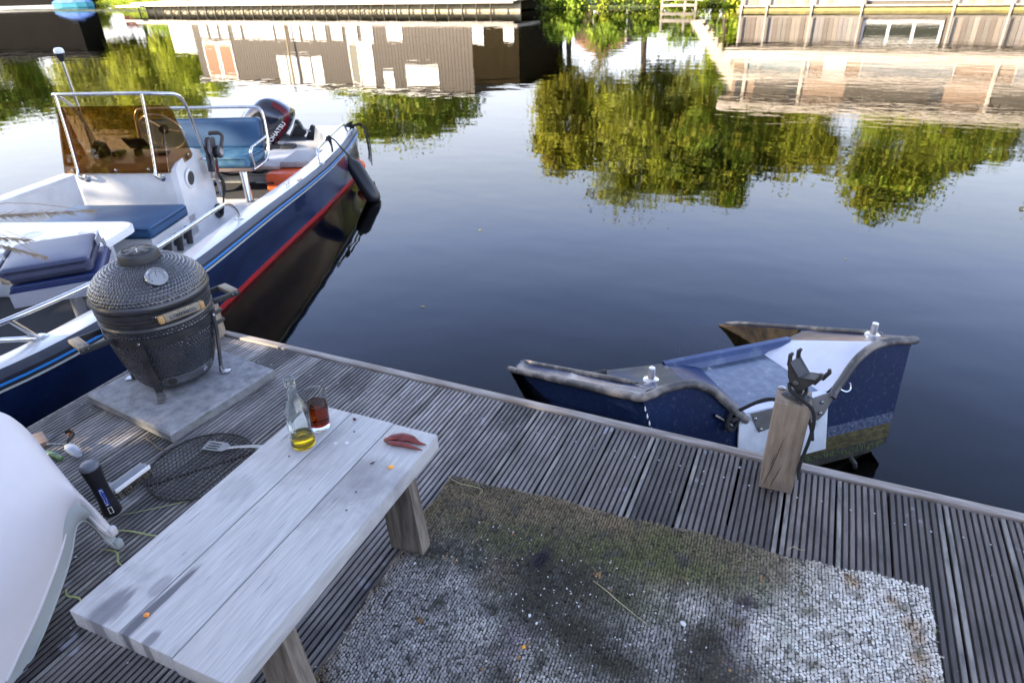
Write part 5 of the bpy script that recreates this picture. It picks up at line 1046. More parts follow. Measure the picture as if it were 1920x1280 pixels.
mb = MB(); mb.tube([wp(-.135, .335, -.425), wp(-.165, .335, -.435), wp(-.168, .34, -.462)], .010, m_blk2, 8); mb.build('drain_fitting', wk)
mb = MB(); mb.lathe([(.018, 0), (.022, .02), (.016, .035), (0, .04)], m_rub2, 10, T=Matrix.Translation(wp(-.16, .105, -.43))); mb.build('barnacled_fitting', wk)
SS = np.linspace(0, 1.5, 22)
for side in (-1, 1):
    W_ = widthL if side < 0 else widthR
    mb = MB(); rows = []; rows2 = []
    for s in SS:
        zt = .045+SL*s; f = max(0, (s-.95)/.55); w = W_(s)*(1-.25*f*f); k = max(0, 1-s/.5)
        pr = [(0, 1.0), (-.045, .973), (-.150, .940), (-.158, .928), (-.190, .920), (-.198, .905), (-.330, .866), (-.352, .843), (-.41, .815), (-.436, .80)]
        rows.append([wp(s+.28*dz*k, w*(1-(1-fw)*(.35+.65*k)), zt+dz) for dz, fw in pr]); rows2.append([wp(s+.28*dz*k, w*fw*(1 if fw > .7 else 1), zt+dz) for dz, fw in ((-.436, 1-(.2)*(.35+.65*k)), (-.50, .5), (-.56, .12))])
    mb.grid(rows, m_wn, smooth=False, flip=side < 0); mb.build('topside', wk)
    mb = MB(); mb.grid(rows2, m_alg, flip=side < 0); mb.build('hull_bottom', wk)
for side in (-1, 1):
    W_ = widthL if side < 0 else widthR
    mb = MB(); rows = []
    for k in range(28):
        s = 1.35*k/27; zt = .066+SL*s; w = W_(s); f = max(0, (s-.95)/.55); w *= (1-.25*f*f)
        inn = (np.interp(s, [0, .36], [.46, .33]) if s < .40 else np.interp(s, [.40, .52], [.33, abs(w)-.075]) if s < .52 else abs(w)-.075)*side
        rows.append([wp(s, w, zt-.020), wp(s, w*.96, zt-.004), wp(s, (w+inn)/2, zt+.004), wp(s, inn, zt)])
    mb.grid(rows, m_wd, flip=side > 0); mb.build('side_deck', wk)
    mb = MB(); mb.tube([wp(s, (abs(W_(s))-.055)*side*(1-.25*max(0, (s-.95)/.55)**2), .074+SL*s) for s in np.linspace(.10, 1.14, 12)], [.004]+[.013]*10+[.006], m_rub2, 8); mb.build('coaming', wk)
    mb = MB(); rows = []
    for k in range(8):
        s = .37*k/7; zt = .066+SL*s; inn = np.interp(s, [0, .36], [.46, .33])*side; lo_ = np.interp(s, [0, .36], [.19, .17])*side; b_s = s-.044*(1-s/.37)
        rows.append([wp(s, inn, zt), wp(s, inn*.92+lo_*.08, zt-.008), wp(b_s, lo_+.025*side, -.098-.055*s), wp(b_s, lo_, -.111-.046*s)])
    mb.grid(rows, m_wwhite if side > 0 else m_wd, flip=side > 0); mb.build('well_side', wk)
    mb = MB(); rows = []
    for k in range(12):
        s = .37+1.0*k/11; zt = .066+SL*s; f = max(0, (s-.95)/.55); w = W_(s)*(1-.25*f*f); inn = (np.interp(s, [.37, .40, .52], [.33, .33, abs(w)-.075]) if s < .52 else abs(w)-.075)*side
        rows.append([wp(s, inn, zt), wp(s, inn*1.02, zt-.05), wp(s, inn*1.1, zt-.34)])
    mb.grid(rows, m_rot, flip=side > 0); mb.build('cockpit_side', wk)
mb = MB(); mb.grid([[wp(-.044, t, -.112) for t in np.linspace(-.19, .19, 5)], [wp(.16, t, -.120) for t in np.linspace(-.185, .185, 5)], [wp(.33, t, -.128) for t in np.linspace(-.172, .172, 5)]], m_wfloor); mb.build('well_floor', wk)
mb = MB(); mb.grid([[wp(.33, t, -.128) for t in np.linspace(-.178, .178, 5)], [wp(.345, t, -.105) for t in np.linspace(-.31, .31, 5)], [wp(.36, t, -.088) for t in np.linspace(-.335, .335, 5)], [wp(.385, t, -.086) for t in np.linspace(-.335, .335, 5)], [wp(.395, t, -.30) for t in np.linspace(-.335, .335, 5)]], m_wd, smooth=False); mb.build('bulkhead', wk)
def offs(P_): return [wp(SZ_(z)-.016, t, z-.010) for t, z in P_]
def rail(pts, name='rub_rail', r=.0175):
    p = catmull(pts, 5); mb = MB(); mb.tube(p, r, m_rub2, 10); return mb.build(name, wk)
rail([wp(s, widthL(s)-.010, .035+SL*s) for s in (1.15, .8, .5, .25, .08)]+[wp(.0, -.662, .036), wp(-.016, -.62, .048)]+offs(TOP[2:10])+[wp(-.075, -.195, -.135)])
rail([wp(s, widthR(s)+.010, .035+SL*s) for s in (1.15, .8, .5, .25, .08)]+[wp(.0, .662, .036), wp(-.016, .62, .048)]+offs(TOPR[::-1][2:10])+[wp(-.07, .215, -.120)])
def tplate(poly, d0, d1, mt, name):
    n = len(poly); mb = MB(); q = [wp(SZ_(z)-d0, t, z) for t, z in poly]+[wp(SZ_(z)-d1, t, z) for t, z in poly]
    mb.add(q, [tuple(range(n)), tuple(range(n, 2*n))[::-1]]+[(i, n+i, n+(i+1) % n, (i+1) % n) for i in range(n)], mt); return mb.build(name, wk)
tplate([(-.225, -.112), (.205, -.110), (.194, -.345), (-.242, -.350)], .009, .015, m_wpanel, 'transom_panel')
m_zinc = mat('dull_zinc_plate', (.15, .145, .14), .55, .3, col2=(.09, .085, .08), scale=10)
tplate([(-.175, -.114), (-.03, -.113), (-.03, -.185), (-.14, -.198)], .016, .021, m_zinc, 'motor_pad')
tplate([(.06, -.112), (.245, -.095), (.18, -.185), (.15, -.205), (.07, -.195)], .016, .021, m_zinc, 'motor_pad')
for t, z in ((-.16, -.135), (-.135, -.185), (.165, -.13), (.155, -.175)):
    mb = MB(); mb.lathe([(.009, 0), (.009, .005), (.006, .008), (0, .008)], m_brush, 6, T=Matrix.Translation(wp(SZ_(z)-.021, t, z)) @ Matrix.Rotation(rad(-90), 4, 'Y')); mb.build('bolt', wk)
mb = MB(); mb.box(-.062, -.025, -.205, .20, -.1095, -.1055, m_wwhite); mb.build('transom_cap', wk)
for t in (-.545, .545):
    mb = MB(); mb.lathe([(.034, .0), (.032, .006), (.014, .012), (.0145, .055), (.013, .062), (0, .063)], mat('worn_chrome', (.75, .70, .64), .25, .7), 18, T=Matrix.Translation(wp(.11, t, .066+SL*.11+.004))); mb.build('rail_socket', wk)
mb = MB(); mb.tube([wp(.42, -.66, .066+SL*.42+.012), wp(.42, -.60, .066+SL*.42+.012)], .012, m_blk2, 8); mb.build('deck_fitting', wk)
mb = MB(); mb.tube(catmull([wp(-.06, -.265, -.085), wp(-.09, -.30, -.125), wp(-.085, -.27, -.155), wp(-.07, -.235, -.12), wp(-.085, -.28, -.11)], 5), .009, m_rope, 8)
mb.tube([wp(-.05, -.335, -.09), wp(-.07, -.29, -.12), wp(-.08, -.27, -.14)], .008, m_steel, 8); mb.build('shackle', wk)
mb = MB(); mb.tube(catmull([wp(-.06, -.23, -.085), wp(-.12, -.15, -.01), wp(-.20, -.085, -.012), wp(-.26, -.06, -.05), wp(-.28, -.05, -.12)], 7), .008, m_rope, 8)
tag(mb.build('tether_line'), 'black line running from the sunken boat rub rail to the oak post', 'rope')
TL_ = bpy.data.objects['tether_line']; TL_.location = wk.location; TL_.rotation_euler = wk.rotation_euler
mb = MB(); mb.tube(catmull([wp(-.06, .255, -.09), wp(-.075, .278, -.10), wp(-.075, .298, -.09), wp(-.06, .302, -.07)], 5), .004, m_steel, 8); mb.build('hook', wk)
mb = MB(); rw = random.Random(5)
for k in range(9):
    z0 = .00-.030*k; tt = -wof(z0)*.652; mb.tube([wp(SZ_(z0)-.002, tt, z0), wp(SZ_(z0-.012)-.005, tt-.001, z0-.012), wp(SZ_(z0-.022)-.002, tt, z0-.022)], [.0015, rw.uniform(.002, .0045), .0012], m_white, 5)
mb.build('limescale_drip', wk)
# submerged forward part, faint through the water
#@@FAR

# ------------------------------------------------------------------ foliage
def leafcloud(blobs, n, size, seed, pal, hole=.0, name='crown', mt=None, parent=None, flatten=.75, loc=(0, 0, 0)):
    r = np.random.default_rng(seed); B = np.array([b[:3] for b in blobs], float); Rr = np.array([b[3:6] for b in blobs], float)
    wgt = np.prod(Rr, 1)**.75; idx = r.choice(len(B), n, p=wgt/wgt.sum())
    d = r.normal(size=(n, 3)); d /= np.linalg.norm(d, axis=1)[:, None]; rad_ = r.uniform(.12, 1, n)**.42
    # clump centres inside each blob give light and dark bunches with gaps
    nc = max(8, n//55); ci = r.choice(len(B), nc, p=wgt/wgt.sum()); cd = r.normal(size=(nc, 3)); cd /= np.linalg.norm(cd, axis=1)[:, None]
    cr_ = r.uniform(.35, 1, nc)**.5; cc = B[ci]+cd*cr_[:, None]*Rr[ci]; cs = (Rr[ci].mean(1)*.24)[:, None]*r.uniform(.6, 1.3, (nc, 1))
    k = r.integers(0, nc, n); use = r.random(n) < .80
    P = np.where(use[:, None], cc[k]+r.normal(size=(n, 3))*cs[k]*np.array([1, 1, .7]), B[idx]+d*rad_[:, None]*Rr[idx])
    out_ = P-B[idx]; out_ /= np.linalg.norm(out_, axis=1)[:, None]+1e-6; nrm = r.normal(size=(n, 3))*.8+out_*.9+np.array([-.5, -.5, .5]); nrm /= np.linalg.norm(nrm, axis=1)[:, None]
    a = np.cross(nrm, r.normal(size=(n, 3))); a /= np.linalg.norm(a, axis=1)[:, None]; b = np.cross(nrm, a); s = size*r.uniform(.6, 1.35, n)[:, None]
    V = np.stack([P-a*s, P-b*s*.55+nrm*s*.12, P+a*s, P+b*s*.55+nrm*s*.12], 1).reshape(-1, 3); F = np.arange(n*4).reshape(-1, 4)
    pal = np.array(pal); cp = r.integers(0, len(pal), nc); cl = r.uniform(.5, 1.3, nc); c = np.where(use[:, None], pal[cp[k]]*cl[k][:, None], pal[r.integers(0, len(pal), n)])*r.uniform(.7, 1.3, n)[:, None]
    return meshobj(name, np_mesh(name, V, F, mt or m_leaf, np.repeat(c, 4, 0)), parent, loc)
m_leaf = attr_mat('foliage', .55, trans=.42)
m_bark = mat('tree_bark', (.07, .055, .04), .9, col2=(.12, .10, .08), scale=8, bump=.02, bscale=9)
def tree(x, y, z0, h, blobs, n, size, seed, pal, label, group=None, tr=.2, cat='tree', name='tree'):
    kk = 1.045 if y > 30 else 1.; t = tag(empty(name, (x*kk, y*kk, z0+(kk-1)*1.9)), label, cat, group); t.scale = (kk, kk, kk); r = random.Random(seed)
    mb = MB(); mb.tube(catmull([(0, 0, -.3), (r.uniform(-.1, .1), 0, h*.25), (r.uniform(-.3, .3), 0, h*.55), (r.uniform(-.4, .4), 0, h*.85)], 4), list(np.linspace(tr, tr*.25, 13)), m_bark, 8)
    for b in blobs[:7]:
        mb.tube([(0, 0, min(h*.45, b[2]*.6)), (b[0]*.5, b[1]*.5, b[2]*.8), (b[0]*.9, b[1]*.9, b[2])], [tr*.45, tr*.25, tr*.08], m_bark, 6)
    mb.build('trunk', t); leafcloud(blobs, int(n*(3.3 if y > 0 else 1)), size*(.70 if y > 0 else 1), seed, pal, parent=t); return t
YG = [(0.558, 0.612, 0.062), (0.558, 0.612, 0.062), (0.389, 0.441, 0.052), (0.558, 0.612, 0.085)]
OL = [(0.492, 0.463, 0.062), (0.339, 0.352, 0.052), (0.558, 0.553, 0.085), (0.233, 0.265, 0.043)]
OR_ = [(0.558, 0.575, 0.062), (0.558, 0.488, 0.057), (0.415, 0.374, 0.052), (0.558, 0.596, 0.057)]
GR = [(0.26, 0.374, 0.046), (0.389, 0.53, 0.062), (0.181, 0.265, 0.034), (0.492, 0.612, 0.085)]
PL = [(0.558, 0.612, 0.172), (0.518, 0.553, 0.13), (0.558, 0.612, 0.215), (0.389, 0.418, 0.085)]
LZ = WZ+.12
def bl(seed, cx, cz, rx, rz, k, ry=None, dz=.5):
    r = random.Random(seed); ry = ry or rx*.8; out = [(cx, 0, cz, rx*.72, ry*.7, rz*.8)]
    for i in range(k):
        a = r.uniform(0, 6.28); u = r.uniform(.45, .85); zz_ = r.uniform(-1, 1)*dz; f = math.sqrt(max(.15, 1-zz_*zz_))
        out.append((cx+rx*u*math.cos(a)*f, ry*u*math.sin(a)*f, cz+rz*zz_*1.25, rx*r.uniform(.28, .42), ry*.35, rz*r.uniform(.22, .34)))
    return out
tree(-13.6, 38, LZ, 9, bl(1, 0, 5.9, 2.6, 4.1, 15), 9500, .15, 1, OR_+OL, 'orange tinged tall tree left in the group mirrored in mid canal')
tree(-9.6, 38.6, LZ, 11, bl(2, .2, 7.0, 3.7, 5.2, 22), 15000, .16, 2, PL+OL+YG, 'broad pale green tree, the tallest and widest in the group behind the far bank')
tree(-5.9, 38.4, LZ, 10, bl(3, .3, 6.4, 2.7, 4.7, 15), 10500, .16, 3, OL+GR, 'dark olive tree standing right behind the tallest pale green tree')
tree(-1.4, 40.5, LZ, 9, bl(4, -.2, 6.2, 2.9, 3.5, 14), 10500, .16, 4, YG+OL, 'yellow-green rounded tree behind the roof of the right houseboat')
tree(4.2, 40.5, LZ, 10, bl(5, 0, 6.8, 3.2, 4.4, 16), 12000, .16, 5, OL+YG+GR, 'wide tree with a pointed lowest tip in its reflection behind the right houseboat')
tree(7.6, 41, LZ, 8, bl(6, 0, 5.2, 2.6, 3.0, 12), 7000, .16, 6, OL+GR, 'smaller olive tree at the right shoulder of the tree group')
tree(13.5, 39, LZ, 9, bl(7, 0, 6.2, 3.2, 4.4, 14), 9000, .16, 7, OL+YG, 'tree at the far right edge, seen only as a sliver of reflection')
tree(-24.3, 37.5, LZ, 7.8, bl(8, 0, 5.4, 4.4, 2.9, 16), 10000, .15, 8, OL+GR, 'olive tree behind the flat roof of the grey houseboat')
tree(-35.5, 45, LZ, 6, bl(9, 0, 4.6, 2.0, 2.2, 10), 4500, .15, 9, OL+YG, 'small loose tree past the left end of the grey houseboat')
tree(-62, 50, LZ, 11, bl(10, 0, 6.8, 5.0, 5.0, 18), 11000, .24, 10, YG+OL, 'large yellow-green tree far left behind the moored blue boat')
tree(-73, 52, LZ, 13, bl(11, 0, 8.5, 6.5, 6.0, 18), 11000, .26, 11, OL+PL, 'tall dark olive tree at the far left behind the dark house')
tree(-54, 47, LZ, 7, bl(12, 0, 4.4, 3.4, 3.4, 14), 7500, .2, 12, YG, 'bright yellow tree between blue boat and grey houseboat')
tree(-88, 50, LZ, 12, bl(13, 0, 7.5, 6, 6, 14), 7000, .28, 13, OL+GR, 'dark tree at the far left picture edge beyond the house')
m_und = mat('undergrowth', (.022, .034, .012), .9, col2=(.05, .07, .022), scale=2, world_co=True)
# bank vegetation low: shrubs in front of the trees
rs = random.Random(31)
for i, (x, y, w, h, lab) in enumerate(((-13.6, 36.9, 1.3, 1.7, 'dark green shrub on the bank nearest the grey houseboat end'), (-11.3, 37.3, 1.3, 2.2, 'second dark bank shrub from the grey houseboat, taller than its neighbours'), (-9.3, 37.6, 1.2, 1.6, 'dark green bank shrub left of the timber landing stage'), (-7.2, 38.2, 1.4, 2.0, 'shrub behind the timber landing stage'), (-4.8, 38.4, 1.3, 2.2, 'shrub between landing stage and right houseboat'),
                                      (-47.0, 40.6, 2.2, 1.9, 'dense green bush beside the left end of the boardwalk'), (-53.0, 44.4, 2.4, 1.7, 'green bush right of the moored blue boat'), (-70.5, 52.0, 1.4, 2.4, 'bright narrow shrub between dark house and blue boat'), (-62.0, 52.0, 3.0, 2.6, 'bush standing behind the moored blue boat'))):
    t = tag(empty('shrub', (x, y, LZ)), lab, 'shrub', 'shrubs along the far bank')
    leafcloud([(rs.uniform(-.4, .4)*w, rs.uniform(-.2, .2), h*rs.uniform(.3, .6), w*.6, w*.5, h*.45) for _ in range(6)], 2600, .11, 60+i, GR if i not in (7,) else YG, name='leaves', parent=t)
    mb = MB()
    for k in range(4): mb.tube([(rs.uniform(-.3, .3), 0, -.1), (rs.uniform(-.5, .5)*w, 0, h*.6)], .03, m_bark, 5)
    mb.build('stem', t)
leafcloud([(x, 36.9+rs.uniform(-.4, .3), LZ+.1, .9, .4, .36) for x in np.arange(-15.5, -4.2, .6)]+[(x, 40.6-(x+48)*.05 if x > -48 else 40.6-(x+48)*.47, LZ+.1, 1.2, .5, .4) for x in np.arange(-64, -42, 1.1)], 9000, .07, 90, GR+YG, name='bank_plants')['kind'] = 'stuff'
# duckweed band at the far left
V = []; rd = np.random.default_rng(5); n = 5200
x = rd.uniform(-72, -44, n); y = 40.0-(x+46)*.17-np.abs(rd.normal(0, 1.3, n)); s = rd.uniform(.03, .10, n); a = rd.uniform(0, 6.3, n)
V = np.stack([np.stack([x+s*np.cos(a+q)*1.4, y+s*np.sin(a+q), np.full(n, WZ+.004)], 1) for q in (0, 1.57, 3.14, 4.71)], 1).reshape(-1, 3)
c = np.array([(.30, .30, .18), (.22, .24, .10), (.36, .35, .27)])[rd.integers(0, 3, n)]
meshobj('duckweed', np_mesh('duckweed', V, np.arange(n*4).reshape(-1, 4), attr_mat('duckweed', .7), np.repeat(c, 4, 0)))['kind'] = 'stuff'
# floating leaves
fl = [(-2.5, 4.75, .03), (-.72, 5.9, .018), (.35, 5.1, .014), (-2.2, 3.3, .015), (1.9, 5.3, .014)]+[(-9.5+random.uniform(-6, 5), 27+random.uniform(-3, 3), .06) for _ in range(14)]+[(-22+random.uniform(-9, 6), 26.5+random.uniform(-1.5, 1), .07) for _ in range(16)]+[(random.uniform(-3, 5), random.uniform(5, 14), .012) for _ in range(16)]
mb = MB(); m_fl = mat('floating_leaf', (.42, .34, .10), .5)
for x, y, s in fl: mb.prism([(-s, -s*.3), (0, -s*.5), (s, 0), (0, s*.5), (-s*.8, s*.2)], 0, .001, m_fl, Matrix.Translation((x, y, WZ+.002)) @ Matrix.Rotation(random.uniform(0, 6), 4, 'Z'))
tag(mb.build('floating_leaves'), kind='stuff')
# ------------------------------------------------------------------ left far bank: boardwalk and grey houseboat
m_walk = mat('pale_boardwalk', (.50, .46, .41), .7, col2=(.40, .37, .33), scale=3)
m_pile = mat('dark_pile', (.045, .038, .025), .85, col2=(.07, .06, .04), scale=4)
m_backw = mat('quay_back_wall', (.30, .28, .20), .9, col2=(.42, .39, .30), scale=2)
bw = tag(empty('boardwalk', (-45.3, 35.9, WZ), rad(-4.6)), 'long pale boardwalk on dark piles in front of the grey houseboat', 'boardwalk')
mb = MB(); mb.rbox(0, 30.6, 0, 2.6, .52, .66, m_walk, .01); mb.build('deck_slab', bw)
mb = MB(); mb.rbox(-1.3, 1.4, -.35, 1.2, .38, .50, m_walk, .01); mb.build('end_step', bw)
mb = MB(); mb.rbox(.4, 30.4, -.03, .04, .42, .5195, m_walk, .01); mb.build('fascia', bw)
mb = MB(); mb.box(.6, 30.4, .7, .8, -1.2, .515, m_backw); mb.build('back_wall', bw)
pm = MB(); pm.tube([(0, .02, -1.8), (0, .02, .42)], .05, m_pile, 8); pm = pm.mesh('pile'); bmz = MB(); bmz.tube([(0, .06, .02), (.66, .3, .42)], .03, m_pile, 6); bmz = bmz.mesh('brace')
for k in range(34):
    meshobj('pile', pm, bw, (.7+.86*k, 0, 0))
    if 2 < k < 25: meshobj('brace', bmz, bw, (.78+.86*k, 0, 0))
m_clad = mat('taupe_cladding', (.125, .105, .088), .75, col2=(.10, .085, .07), scale=3, stretch=(8, 1, .3))
m_clad2 = mat('dark_olive_cladding', (.020, .015, .007), .9, col2=(.028, .021, .010), scale=3, spec=.08)
m_frame = mat('white_window_frame', (.78, .77, .74), .5)
m_brick = mat('terracotta_brick', (.36, .20, .12), .8, col2=(.28, .15, .09), scale=12)
m_win = bpy.data.materials.new('window_glass'); m_win.use_nodes = True; b_ = m_win.node_tree.nodes['Principled BSDF']; b_.inputs['Base Color'].default_value = (.30, .31, .31, 1); b_.inputs['Roughness'].default_value = .06; b_.inputs['Coat Weight'].default_value = 1
m_blind = mat('white_blind', (.72, .71, .69), .7)
m_dglass = mat('dark_glass', (.05, .055, .045), .06, coat=1.)
hb1 = tag(empty('houseboat', (-41.1, 36.85, WZ+.29), rad(-4.6)), 'long two storey grey clad houseboat with a row of small white windows', 'houseboat')
HW = 19.7; hb1.scale = (1.165, 1.109, 1.15)
mb = MB(); mb.box(0, HW, 0, 5, -.2, 3.50, m_clad); mb.build('wall', hb1)
mb = MB()
for k in range(int(HW/.2)): mb.box(.03+.2*k, .05+.2*k, -.012, -.001, -.1, 3.46, m_clad)
tag(mb.build('cladding_battens', hb1), kind='stuff')
mb = MB(); mb.rbox(-.15, HW+.15, -.22, 5.2, 3.502, 3.58, m_frame, .01); mb.build('roof', hb1)
def window(parent, x, z, w, h, glass, cols=1, y=-.001, fr=.06, name='window', fm=None):
    t = empty(name, (x, y, z), 0, parent); mb = MB(); fm = fm or m_frame
    mb.box(-fr, w+fr, -.04, 0, -fr, 0, fm); mb.box(-fr, w+fr, -.04, 0, h, h+fr, fm); mb.box(-fr, 0, -.04, 0, 0, h, fm); mb.box(w, w+fr, -.04, 0, 0, h, fm)
    for c in range(1, cols): mb.box(w*c/cols-fr*.5, w*c/cols+fr*.5, -.039, -.001, 0, h, fm)
    mb.build('frame', t); mb = MB(); mb.box(0, w, -.018, -.002, 0, h, glass); mb.build('pane', t); return t
for x in (.9, 1.8, 2.7, 3.75, 4.65, 5.55): window(hb1, x-.15, .36, .52, .70, m_blind)
for px0 in (493.75, 520, 547.5, 577.5, 605, 632.5, 666.25, 696.25, 726.25): window(hb1, (px0-345)*.0340+.15, .36, .62, .70, m_blind)
window(hb1, 14.75, .36, .85, .66, m_blind)
for x in (.75, 2.05): window(hb1, x, 1.45, 1.0, 1.80, m_brick, fr=.10)
for x in (6.7, 7.55, 8.5, 9.35): window(hb1, x, 2.02, .62, 1.32, m_blind)
window(hb1, 12.1, 1.25, .50, 2.0, m_dglass, fr=.08); window(hb1, 12.85, 1.25, .68, 2.0, m_blind, fr=.10)
window(hb1, 14.25, 2.6, .55, .72, m_blind); window(hb1, 15.7, 2.25, 1.9, .95, m_blind, 2)
mb = MB(); mb.tube([(7.95, -.3, .3), (7.95, -.3, 3.7)], .055, mat('tan_mast', (.35, .28, .17), .6), 8); mb.build('mast', hb1)
ax = tag(empty('houseboat', (-18.21, 34.95, WZ+.29), rad(-4.6)), 'short dark brown houseboat section right of the grey clad one', 'houseboat')
ax.scale = (1.3, 1.1, 1.12); mb = MB(); mb.box(0, 2.25, 0, 5, -.2, 2.95, m_clad2); mb.build('wall', ax); mb = MB(); mb.box(-.02, 2.5, -.15, 5.1, 2.952, 3.02, m_clad2); mb.build('roof', ax)
window(ax, .12, .40, .42, .70, m_blind); window(ax, 1.62, .45, .36, .55, m_blind)
mb = MB(); 
gl_ = tag(empty('glass_porch', (-43.6, 37.1, WZ+.29), rad(-4.6)), 'low white framed porch at the left end of the grey houseboat', 'porch')
gl_.scale = (1.35, 1, 1.1); mb = MB()
for x in (0, .75, 1.2, 1.8, 2.9): mb.rbox(x, x+.09, 0, .09, .22, 2.0, m_frame, .01)
mb.rbox(0, 2.95, 0, .09, 2.003, 2.10, m_frame, .01); mb.rbox(0, 2.95, .092, 2.0, 2.02, 2.06, m_frame, .01); mb.build('frame', gl_); mb = MB(); mb.box(.1, 2.9, .04, .05, .22, 1.99, m_win); mb.build('pane', gl_)
# dark house far left, blue boat
dh = tag(empty('dark_house', (-98.5, 37.6, WZ), rad(16)), 'windowless dark grey house at the far left bank', 'house')
mb = MB(); mb.box(0, 33, 0, 3, -.2, 4.0, mat('charcoal_wall', (.016, .0145, .0135), .95, col2=(.013, .012, .011), scale=.6, spec=.05)); mb.build('wall', dh)
mb = MB(); mb.box(-.2, 33.2, -.6, -.02, -.5, .25, mat('pale_plinth', (.34, .35, .37), .7)); mb.build('plinth', dh)
mb = MB(); mb.prism([(-.3, 4.003), (3.3, 4.003), (1.5, 4.7)], 0, 33.6, mat('slate_roof', (.03, .028, .026), .9, spec=.05), Matrix(((0, 0, 1, -.3), (1, 0, 0, 0), (0, 1, 0, 0), (0, 0, 0, 1)))); mb.build('roof', dh)
m_tarp = mat('blue_tarpaulin', (.06, .12, .42), .55, col2=(.10, .22, .5), scale=1.4)
bb_ = tag(empty('covered_boat', (-66.0, 46.2, WZ), rad(14)), 'small moored boat under a blue cover at the far left bank', 'boat')
bb_.scale = (.8, .8, .8); mb = MB(); loft(mb, [[Vector((x, y*w, z)) for y, z in ((-.8, .55), (-.65, .02), (.65, .02), (.8, .55))] for x, w in ((-2.3, .8), (-1, 1), (1, 1), (2.1, .6), (2.7, .08))], mat('teal_hull', (.05, .26, .36), .4)); mb.build('hull', bb_)
mb = MB(); loft(mb, [[Vector((x, y*w, z*h_+.50)) for y, z in ((-.85, .0), (-.4, .45), (0, .62), (.4, .45), (.85, .0))] for x, w, h_ in ((-2.3, .8, .5), (-1, 1, 1.1), (.6, 1, 1.2), (2.0, .6, .6), (2.65, .1, .1))], m_tarp); mb.build('cover', bb_)
mb = MB(); mb.rbox(-.7, .7, 0, .6, 0, 2.0, mat('salmon_board', (.55, .16, .09), .6), .02); tag(mb.build('salmon_board', None, (-64.5, 50.5, LZ)), 'salmon red upright board behind the moored blue boat', 'board')
# gable house behind the trees
gh = tag(empty('gable_house', (-21.0, 60, LZ)), 'brown gable house with one white window far behind the bank', 'house')
mb = MB(); mb.box(0, 4.6, 0, 6, -.2, 3.6, mat('brown_boards', (.12, .075, .045), .8, col2=(.09, .06, .04), scale=3)); mb.build('wall', gh); mb = MB(); mb.prism([(-.3, 3.603), (4.9, 3.603), (2.3, 5.2)], -.2, 6.2, m_brick, Matrix(((1, 0, 0, 0), (0, 0, 1, 0), (0, 1, 0, 0), (0, 0, 0, 1)))); mb.build('roof', gh)
window(gh, 1.7, 1.2, 1.2, 1.7, m_blind, fr=.12); mb = MB(); mb.rbox(4.5, 4.66, -.1, -.01, 0, 3.6, m_frame, .01); mb.build('downpipe', gh)
# landing stage
ls = tag(empty('landing_stage', (-7.9, 34.7, WZ)), 'small grey timber landing stage on legs left of the right houseboat', 'landing stage')
m_grt = mat('grey_timber', (.33, .29, .25), .75, col2=(.22, .20, .17), scale=4)
for y0 in (0, .55, 1.1): mb = MB(); mb.rbox(0, 1.85, y0, y0+.5, .50, .56, m_grt, .01); mb.build('plank', ls)
for x in (.02, 1.1, 1.6):
    mb = MB(); mb.rbox(x, x+.11, -.02, .09, -.9, .95, m_grt, .01); mb.build('leg', ls)
for z in (.12, .38): mb = MB(); mb.rbox(.02, 1.72, -.06, -.022, z, z+.12, m_grt, .01); mb.build('rail', ls)
# ------------------------------------------------------------------ right houseboat
rh = tag(empty('houseboat', (-4.05, 33.5, WZ+.09), rad(-3.0)), 'large pale two storey houseboat with plank fence and white roof bands at right', 'houseboat')
m_mossb = mat('yellow_mossy_beam', (.26, .22, .07), .8, col2=(.16, .14, .06), scale=3)
W2 = 17.; rh.scale = (1.047, 1.047, 1.047)
mb = MB(); mb.rbox(-.1, W2, -.40, .3, -.4, .02, m_mossb, .03); mb.build('float_beam', rh); mb = MB(); mb.rbox(-.05, W2, -.39, -.28, .06, .13, m_grt, .02); mb.build('kick_rail', rh)
plk = []
for i, c_ in enumerate(((.36, .31, .26), (.28, .25, .22), (.42, .38, .33), (.33, .30, .29), (.24, .20, .17))):
    q = MB(); q.box(0, .165, -.02, .0, .08, 1.06, mat('fence_plank_%d' % i, c_, .8, col2=tuple(v*.8 for v in c_), scale=5)); plk.append(q.mesh('plank'))
wall_gap = (4.75, 7.45); rq = random.Random(3); x = 0
while x < W2-.2:
    if not (wall_gap[0]-.1 < x < wall_gap[1]): meshobj('plank', plk[rq.randrange(5)], rh, (x, -.25+rq.uniform(-.012, .012), 0))
    x += .175
mb = MB(); mb.box(0, W2, -.18, 5.5, .03, 1.20, m_clad); mb.build('lower_wall', rh)
window(rh, wall_gap[0]+.05, .36, 2.55, .60, m_dglass, 3, y=-.20, fr=.11)
m_fas0 = mat('dull_white_post', (.46, .43, .39), .7)
for x in (.05, 1.05, 2.75, 4.55, 7.6, 9.35, 11.2, 13.4): mb = MB(); mb.rbox(x, x+.07, -.46, -.405, -.15, 1.15, m_fas0, .01); mb.build('post', rh)
m_fas = mat('cream_fascia', (.74, .66, .57), .7, col2=(.62, .55, .47), scale=6, stretch=(.4, 1, 3))
mb = MB(); mb.rbox(-.3, W2, -.45, 5.6, 1.22, 1.30, m_clad2, .01); mb.build('lower_soffit', rh)
mb = MB(); mb.rbox(-.35, W2+.05, -.55, -.25, 1.302, 1.75, m_fas, .02); mb.build('lower_fascia', rh)
mb = MB(); mb.box(.0, W2, .0, 5.4, 1.30, 3.42, mat('warm_brown_cladding', (.40, .295, .215), .75, col2=(.33, .24, .18), scale=2, stretch=(6, 1, .4))); mb.build('upper_wall', rh)
